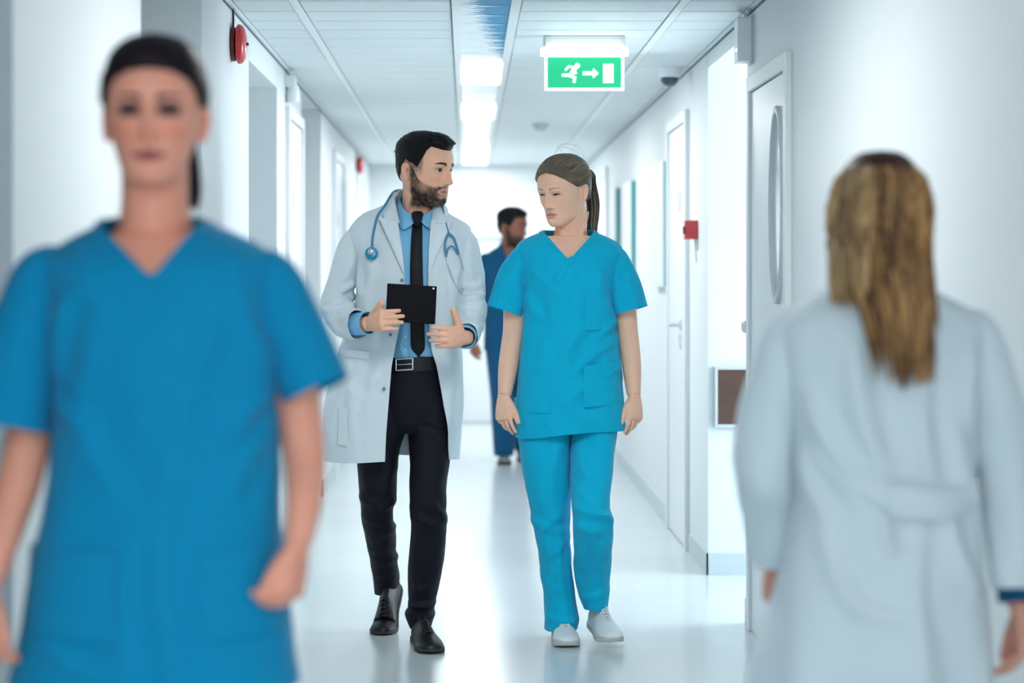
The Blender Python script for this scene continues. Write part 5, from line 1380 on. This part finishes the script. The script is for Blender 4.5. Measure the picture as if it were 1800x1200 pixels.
        lines.append(H.world(np.array(L))); cols.append(c0*RNG.uniform(.6, 1.8))
    strands(mb, lines, .0013, cols, 4, 12)
    tail = np.array([H.world(rp - np.array([0, .012, 0])), H.world(rp + np.array([.004, .02, .01])), W(310, 225, DF + .12), W(325, 290, DF + .115), W(334, 335, DF + .10), W(338, 365, DF + .09)])
    mb.sweep(tail, [.013, .020, .023, .021, .013, .004], 14, 36, col=c0)
    lines = []
    for k in range(90):
        a = RNG.uniform(0, 6.28); o = np.array([math.cos(a), math.sin(a), 0])*.023
        lines.append(tail + o*np.array([.4, .9, 1, .95, .7, .4])[:, None] + RNG.normal(0, .0015, tail.shape))
    strands(mb, lines, .0016, [c0*RNG.uniform(.6, 1.8) for _ in lines], 4, 18)
    mb.build('hair', M['hair'], root, ang=80)
build_front()

# ================================================================== WOMAN in white coat walking away on the right
def build_right():
    DR = 3.66
    root = empty('person', (float(W(1548, 484, DR)[0]), DR, 0), 'long-haired woman in white belted coat seen from behind at right', 'person')
    ct = Tube([(1225, 1322, 1748, DR, .15, .15, 2.3), (1110, 1345, 1737, DR, .15, .15, 2.3), (1000, 1368, 1730, DR, .148, .148, 2.3), (930, 1382, 1722, DR, .140, .142, 2.3), (862, 1392, 1712, DR, .132, .132, 2.3), (780, 1386, 1716, DR, .128, .130, 2.3),
               (700, 1374, 1724, DR, .125, .128, 2.3), (640, 1366, 1730, DR, .120, .124, 2.3), (595, 1362, 1734, DR, .112, .118, 2.3), (565, 1368, 1728, DR, .104, .112, 2.25), (545, 1388, 1710, DR, .096, .104, 2.2), (528, 1418, 1682, DR, .088, .096, 2.15),
               (512, 1452, 1648, DR, .080, .088, 2.1), (500, 1478, 1618, DR, .074, .082, 2.0), (486, 1492, 1604, DR, .070, .078, 2.0)])
    G = leg_grid(ct, 130, 140); N = grid_normals(G, True)
    th = np.linspace(0, 2*math.pi, 140, endpoint=False)[None, :]; zz = G[..., 2]
    G = G + N*(.012*np.sin(th*7 + .8)*sm(.85, .5, zz))[..., None]
    G = folds(G, N, .005, (9, 9, 4), 130); G = folds(G, N, .002, (22, 22, 10), 131)
    back = sm(.25, .6, np.abs(N[..., 1]))*(N[..., 1] < 0)
    cr = [(1410, 690, 1480, 830, 10, 16), (1480, 600, 1530, 820, 10, 20), (1600, 640, 1610, 830, 8, 18), (1660, 760, 1700, 900, 10, 14), (1430, 900, 1480, 1050, 9, 18), (1530, 900, 1545, 960, 10, 14), (1640, 900, 1690, 1020, 9, 16), (1400, 790, 1440, 900, 8, 14), (1470, 1040, 1560, 1060, 6, 16), (1590, 900, 1600, 1150, 6, 18), (1690, 620, 1690, 760, 7, 14)]
    G = creases(G, N, cr, DR)
    mb = MB(); mb.grid(with_hem(G, .06, .95), True); coat = mb.build('lab_coat', M['coat'], root)
    # back belt with a fold-over tab
    patch(coat, ct, [(1402, 762), (1470, 805), (1540, 838), (1620, 850), (1688, 842)], [(1402, 806), (1470, 845), (1540, 882), (1620, 894), (1688, 886)], DR, M['coat'], 'back_belt', .014, .008, (40, 8))
    patch(coat, ct, [(1534, 836), (1634, 848)], [(1534, 888), (1634, 900)], DR, M['coat'], 'belt_tab', .020, .007, (16, 8))
    # collar
    a = np.linspace(0, 2*math.pi, 60, endpoint=False); zc = ct.z1
    rings = [np.array([ct.at(np.array([t]), np.array([zc]), o)[0] + np.array([0, 0, h]) for t in a]) for o, h in ((-.004, -.01), (-.002, .022), (.004, .028), (.012, .020), (.022, -.012))]
    mb = MB(); mb.grid(np.array(rings), True); mb.build('coat_collar', M['coat'], coat)
    LS = [W(1432, 568, DR), W(1398, 580, DR), W(1366, 660, DR), W(1346, 740, DR), W(1338, 805, DR - .01), W(1350, 890, DR + .06), W(1362, 975, DR + .12)]
    RS = [W(1672, 568, DR), W(1706, 582, DR), W(1734, 660, DR), W(1756, 740, DR), W(1772, 815, DR), W(1786, 930, DR - .03), W(1792, 1035, DR - .05)]
    for P, sd in ((LS, 1), (RS, 2)):
        Gs = sweep(P, [(.027, .030), (.043, .046), (.052, .054), (.053, .054), (.053, .055), (.049, .049), (.045, .045)], 56, 80, up=(0, 1, 0)); N = grid_normals(Gs, True)
        Gs = folds(Gs, N, .006, (12, 12, 9), 140 + sd)
        mb = MB(); mb.grid(with_hem(Gs, .06, .92, first=False), True); mb.build('coat_sleeve', M['coat'], coat)
    Gs = sweep([RS[5], RS[6], RS[6] + (RS[6] - RS[5])*.22], [.039, .039, .039], 32, 14, up=(0, 1, 0)); mb = MB(); mb.grid(with_hem(Gs, .05, .9, first=False), True); mb.build('shirt_cuff', M['scrub3'], root)
    def leg(x0, x1, sh): return Tube([(1140, x0, x1, DR, .09, .10, 2.3), (1300, x0 + 8, x1 - 8, DR, .085, .09, 2.3), (1480, x0 + 16, x1 - 14, DR + sh, .075, .08, 2.3), (1690, x0 + 20, x1 - 18, DR + 2*sh, .07, .075, 2.3)])
    A, B = leg(1400, 1545, .06), leg(1552, 1690, -.06); mb = MB()
    for T, sd in ((A, 1), (B, 2)):
        Gl = leg_grid(T, 40, 40); N = grid_normals(Gl, True); Gl = folds(Gl, N, .004, (10, 10, 6), 150 + sd); mb.grid(with_hem(Gl, .05, .9), True, (False, True))
    mb.build('trousers', M['coat'], root)
    shoe(root, (W(1475, 484, DR)[0], DR + .04, 0), 180, 0, .25, .044, .09, .10, M['sneaker'], M['sole_lt'], M['sneaker'], .024, name='sneaker')
    shoe(root, (W(1622, 484, DR)[0], DR - .20, 0), 180, 0, .25, .044, .09, .10, M['sneaker'], M['sole_lt'], M['sneaker'], .024, name='sneaker')
    H = Head(W(1546, 378, DR + .03), 176, 4, 0, .88, False, .98)
    pc = H.pieces(); pc.append(gm(ct.solid(.84, z0=ct.z0 + .1, z1=ct.z1)))
    pc.append(gm(sweep([W(1547, 540, DR), W(1547, 490, DR), W(1547, 440, DR + .005), W(1547, 390, DR + .015)], [(.09, .075), (.058, .060), (.054, .056), (.054, .06)], 28, 24, up=(0, 1, 0))))
    pc.append(arm(LS[1:] + [LS[-1] + (LS[-1] - LS[-2])*.15], [.030, .034, .032, .031, .029, .025, .022])); pc.append(arm(RS[1:] + [RS[-1] + (RS[-1] - RS[-2])*.3], [.030, .034, .032, .031, .029, .025, .022]))
    lw = LS[-1] + (LS[-1] - LS[-2])*.15; rw = RS[-1] + (RS[-1] - RS[-2])*.3
    pc += hand(lw, (-.1, .25, -1), (1, .2, 0), (.1, 1, .2), [(40, 40, 30)]*4, .88, .05, thumb=(.8, .4, .3))
    pc += hand(rw, (.0, -.1, -1), (-1, .1, 0), (.1, 1, .1), [(20, 25, 20), (25, 30, 22), (28, 32, 24), (30, 34, 24)], .90, .06, thumb=(.8, .4, .3))
    pc.append(gm(A.solid(.8))); pc.append(gm(B.solid(.8)))
    V, Fc = fuse(pc, .0045, 2)
    C = skin_colors(V, H, SKIN['right'], lin(190, 110, 108), lin(110, 80, 60), .8)
    mb = MB(); mb.add(V, Fc, C); body = mb.build('body', M['skin'], root, ang=180); H.eyes(body, (0, 0), .005)
    # long hair
    H.kd(); mb = MB(); c0, c1 = np.array(lin(70, 44, 40)), np.array(lin(226, 188, 136)); cd = np.array(lin(206, 142, 74))
    def hz(t): return float(np.interp(abs(t), [0, .5, 1.0, 1.4, 1.8, 2.4, 3.15], [.072, .066, .045, -.01, -.04, -.06, -.07]))
    P = H.cap(hz, lambda t, z: .010 + .006*sm(.05, .11, z) + 0*t, rough=.001)
    mb.grid(H.world(P), True, (True, False), col=c0*(1 + .2*noise3(P*40, 3)[..., None]))
    lines, cols = [], []
    for k in range(1150):
        t = RNG.uniform(1.2, 2*math.pi - 1.2)                    # back half of the head (world: towards the camera)
        z0 = RNG.uniform(.02, .112); p0 = H.surf(np.array([t]), np.array([z0]))[0]
        f = RNG.uniform(-.112, -.045); L = []
        tt = t; zz_ = z0
        for q in np.linspace(0, 1, 6):
            zq = z0 + (f - z0)*q
            pq = H.surf(np.array([t]), np.array([max(zq, -.06)]))[0]; out = .010 + .010*RNG.rand() + .012*q
            pp = pq + unit(pq*np.array([1, 1, .3]))*out; pp[2] = zq
            pp[0] *= 1 + .10*q; L.append(H.world(pp))
        L = np.array(L); xw = L[-1, 0]*F/L[-1, 1] + VX                  # where it leaves the head
        main = xw > 1535 or RNG.rand() < .22
        if main:
            u = (np.clip(xw, 1480, 1640) - 1480)/160; ex = 1545 + 92*u + RNG.normal(0, 7); ey_ = RNG.uniform(570, 690) - 40*abs(u - .5)
            ds = [(.35, 470), (.7, 540), (1, ey_)]
        else:
            u = (np.clip(xw, 1420, 1560) - 1420)/140; ex = 1440 + 95*u + RNG.normal(0, 6); ey_ = RNG.uniform(470, 525) + 30*u
            ds = [(.55, 445), (1, ey_)]
        pts = list(L)
        for w, yy in ds:
            x = xw + (ex - xw)*w; p = W(x, yy, DR - .10)
            dd = min(float(ct.front_y(np.array(p[0]), np.array(min(p[2], ct.z1)))) - .020 - .02*RNG.rand(), L[-1, 1] + .02); pts.append(W(x, yy, dd))
        pts = np.array(pts)
        keep = [0]
        for i in range(1, len(pts)):
            if np.linalg.norm(pts[i] - pts[keep[-1]]) > .01: keep.append(i)
        lines.append(pts[keep])
        m = np.clip(RNG.normal(.55, .3) + .15*math.sin(t*5), 0, 1.1); base = c1 if not main else cd*.6 + c1*.4
        dark = .75 if (main and xw < 1580 and RNG.rand() < .6) else 0
        cols.append((c0 + (base - c0)*m)*(1 - dark) + c0*.8*dark)
    strands(mb, lines, .0024, cols, 4, 18)
    mb.build('hair', M['hair'], root, ang=80)
build_right()

# ================================================================== MAN far down the corridor
def build_far():
    DM = 14.2
    root = empty('person', (float(W(892, 484, DM)[0]), DM, 0), 'distant bearded man in dark blue scrubs, head turned to the right', 'person')
    tube = Tube([(614, 850, 938, DM, .13, .125, 2.4), (560, 852, 934, DM, .128, .12, 2.4), (500, 850, 936, DM, .13, .115, 2.3), (470, 846, 938, DM, .118, .11, 2.3), (456, 847, 936, DM, .105, .10, 2.3), (447, 853, 929, DM + .005, .092, .095, 2.2),
                 (440, 863, 920, DM + .01, .08, .088, 2.1), (434, 874, 910, DM + .015, .07, .078, 2.1), (428, 880, 906, DM + .02, .062, .07, 2.0)])
    top, G = scrub_top(root, tube, ((898, 460), (883, 432), (908, 430)), DM, M['scrub3'], M['scrub3'], [(860, 480, 870, 540, 6, 5), (900, 520, 880, 580, 6, 6)], [(.005, (9, 9, 5), 0)], seed=171, na=100, nz=60)
    for pts, sd in (([(868, 455), (855, 458), (846, 485), (841, 540)], 1), ([(916, 455), (928, 458), (938, 485), (942, 540)], 2)):
        Gs = sweep([W(x, y, DM) for x, y in pts], [(.03, .035), (.055, .055), (.066, .066), (.066, .066)], 32, 24, up=(0, 1, 0)); N = grid_normals(Gs, True); Gs = folds(Gs, N, .004, (12, 12, 7), 180 + sd)
        mb = MB(); mb.grid(with_hem(Gs, .05, .92, first=False), True); mb.build('sleeve', M['scrub3'], top)
    A = Tube([(595, 851, 898, DM, .11, .11, 2.3), (650, 856, 901, DM - .05, .10, .10, 2.3), (700, 862, 904, DM - .08, .09, .09, 2.3), (750, 866, 905, DM - .06, .085, .085, 2.3), (800, 869, 904, DM - .02, .08, .08, 2.3)])
    B = Tube([(595, 893, 938, DM, .11, .11, 2.3), (650, 896, 936, DM, .10, .10, 2.3), (700, 900, 934, DM + .06, .09, .09, 2.3), (750, 902, 932, DM + .14, .085, .085, 2.3), (790, 904, 932, DM + .22, .08, .08, 2.3)])
    mb = MB()
    for T, sd in ((A, 1), (B, 2)):
        Gl = leg_grid(T, 50, 40); N = grid_normals(Gl, True); Gl = folds(Gl, N, .005, (10, 10, 6), 190 + sd); mb.grid(with_hem(Gl, .05, .9), True, (False, True))
    mb.build('scrub_trousers', M['scrub3'], root)
    M['grey_shoe'] = mat('grey_sneaker', (.18, .20, .22), .6)
    shoe(root, (W(886, 484, DM)[0], DM + .10, 0), 0, 0, .27, .046, .09, .10, M['grey_shoe'], M['sole_dk'], M['grey_shoe'], .024, name='sneaker')
    shoe(root, (W(918, 484, DM)[0], DM + .34, 0), 4, 20, .27, .046, .09, .10, M['grey_shoe'], M['sole_dk'], M['grey_shoe'], .024, name='sneaker')
    H = Head(W(901, 400, DM - .03), 58, 3, 0, 1.06, True, 1.03)
    pc = H.pieces(); pc.append(gm(tube.solid(.86, z0=tube.z0 + .08, z1=tube.z1 - .02)))
    pc.append(gm(sweep([W(894, 455, DM + .03), W(894, 437, DM + .02), W(896, 422, DM + .01), W(898, 405, DM)], [(.09, .075), (.064, .064), (.060, .062), (.06, .065)], 24, 20, up=(0, 1, 0))))
    for P in ([(862, 460), (849, 485), (841, 540), (836, 572), (832, 598)], [(922, 460), (937, 485), (944, 540), (946, 572), (947, 598)]):
        pts = [W(x, y, DM + o) for (x, y), o in zip(P, (0, 0, .01, -.02, -.06))]; pc.append(arm(pts, [.042, .046, .040, .036, .027]))
        s = 1 if P[0][0] < 900 else -1
        pc += hand(pts[-1], (-.02*s, -.12, -1), (.8*s, .5, 0), (.35*s, -1, 0), [(22, 25, 20), (26, 30, 25), (30, 34, 26), (34, 36, 28)], 1.0, .08, thumb=(.75, .42, .35))
    pc.append(gm(A.solid(.8))); pc.append(gm(B.solid(.8)))
    V, Fc = fuse(pc, .0050, 2)
    C = skin_colors(V, H, SKIN['far'], lin(130, 75, 70), lin(25, 18, 18), 1.0, beard=1.0, beard_col=lin(24, 18, 20), brow_t=.0046)
    mb = MB(); mb.add(V, Fc, C); body = mb.build('body', M['skin'], root, ang=180); H.eyes(body, (.003, 0), .005)
    def hz(t): return float(np.interp(abs(t), [0, .55, .9, 1.15, 1.35, 1.5, 1.75, 2.1, 2.6, 3.15], [.070, .072, .066, .038, .0, .014, .028, -.02, -.045, -.05]))
    P = H.cap(hz, lambda t, z: .006 + .016*sm(.03, .085, z), 60, 120, rough=.003)
    mb = MB(); mb.grid(H.world(P), True, (True, False), col=np.array(lin(14, 11, 13))); mb.build('hair', M['hair'], root, ang=80)
build_far()
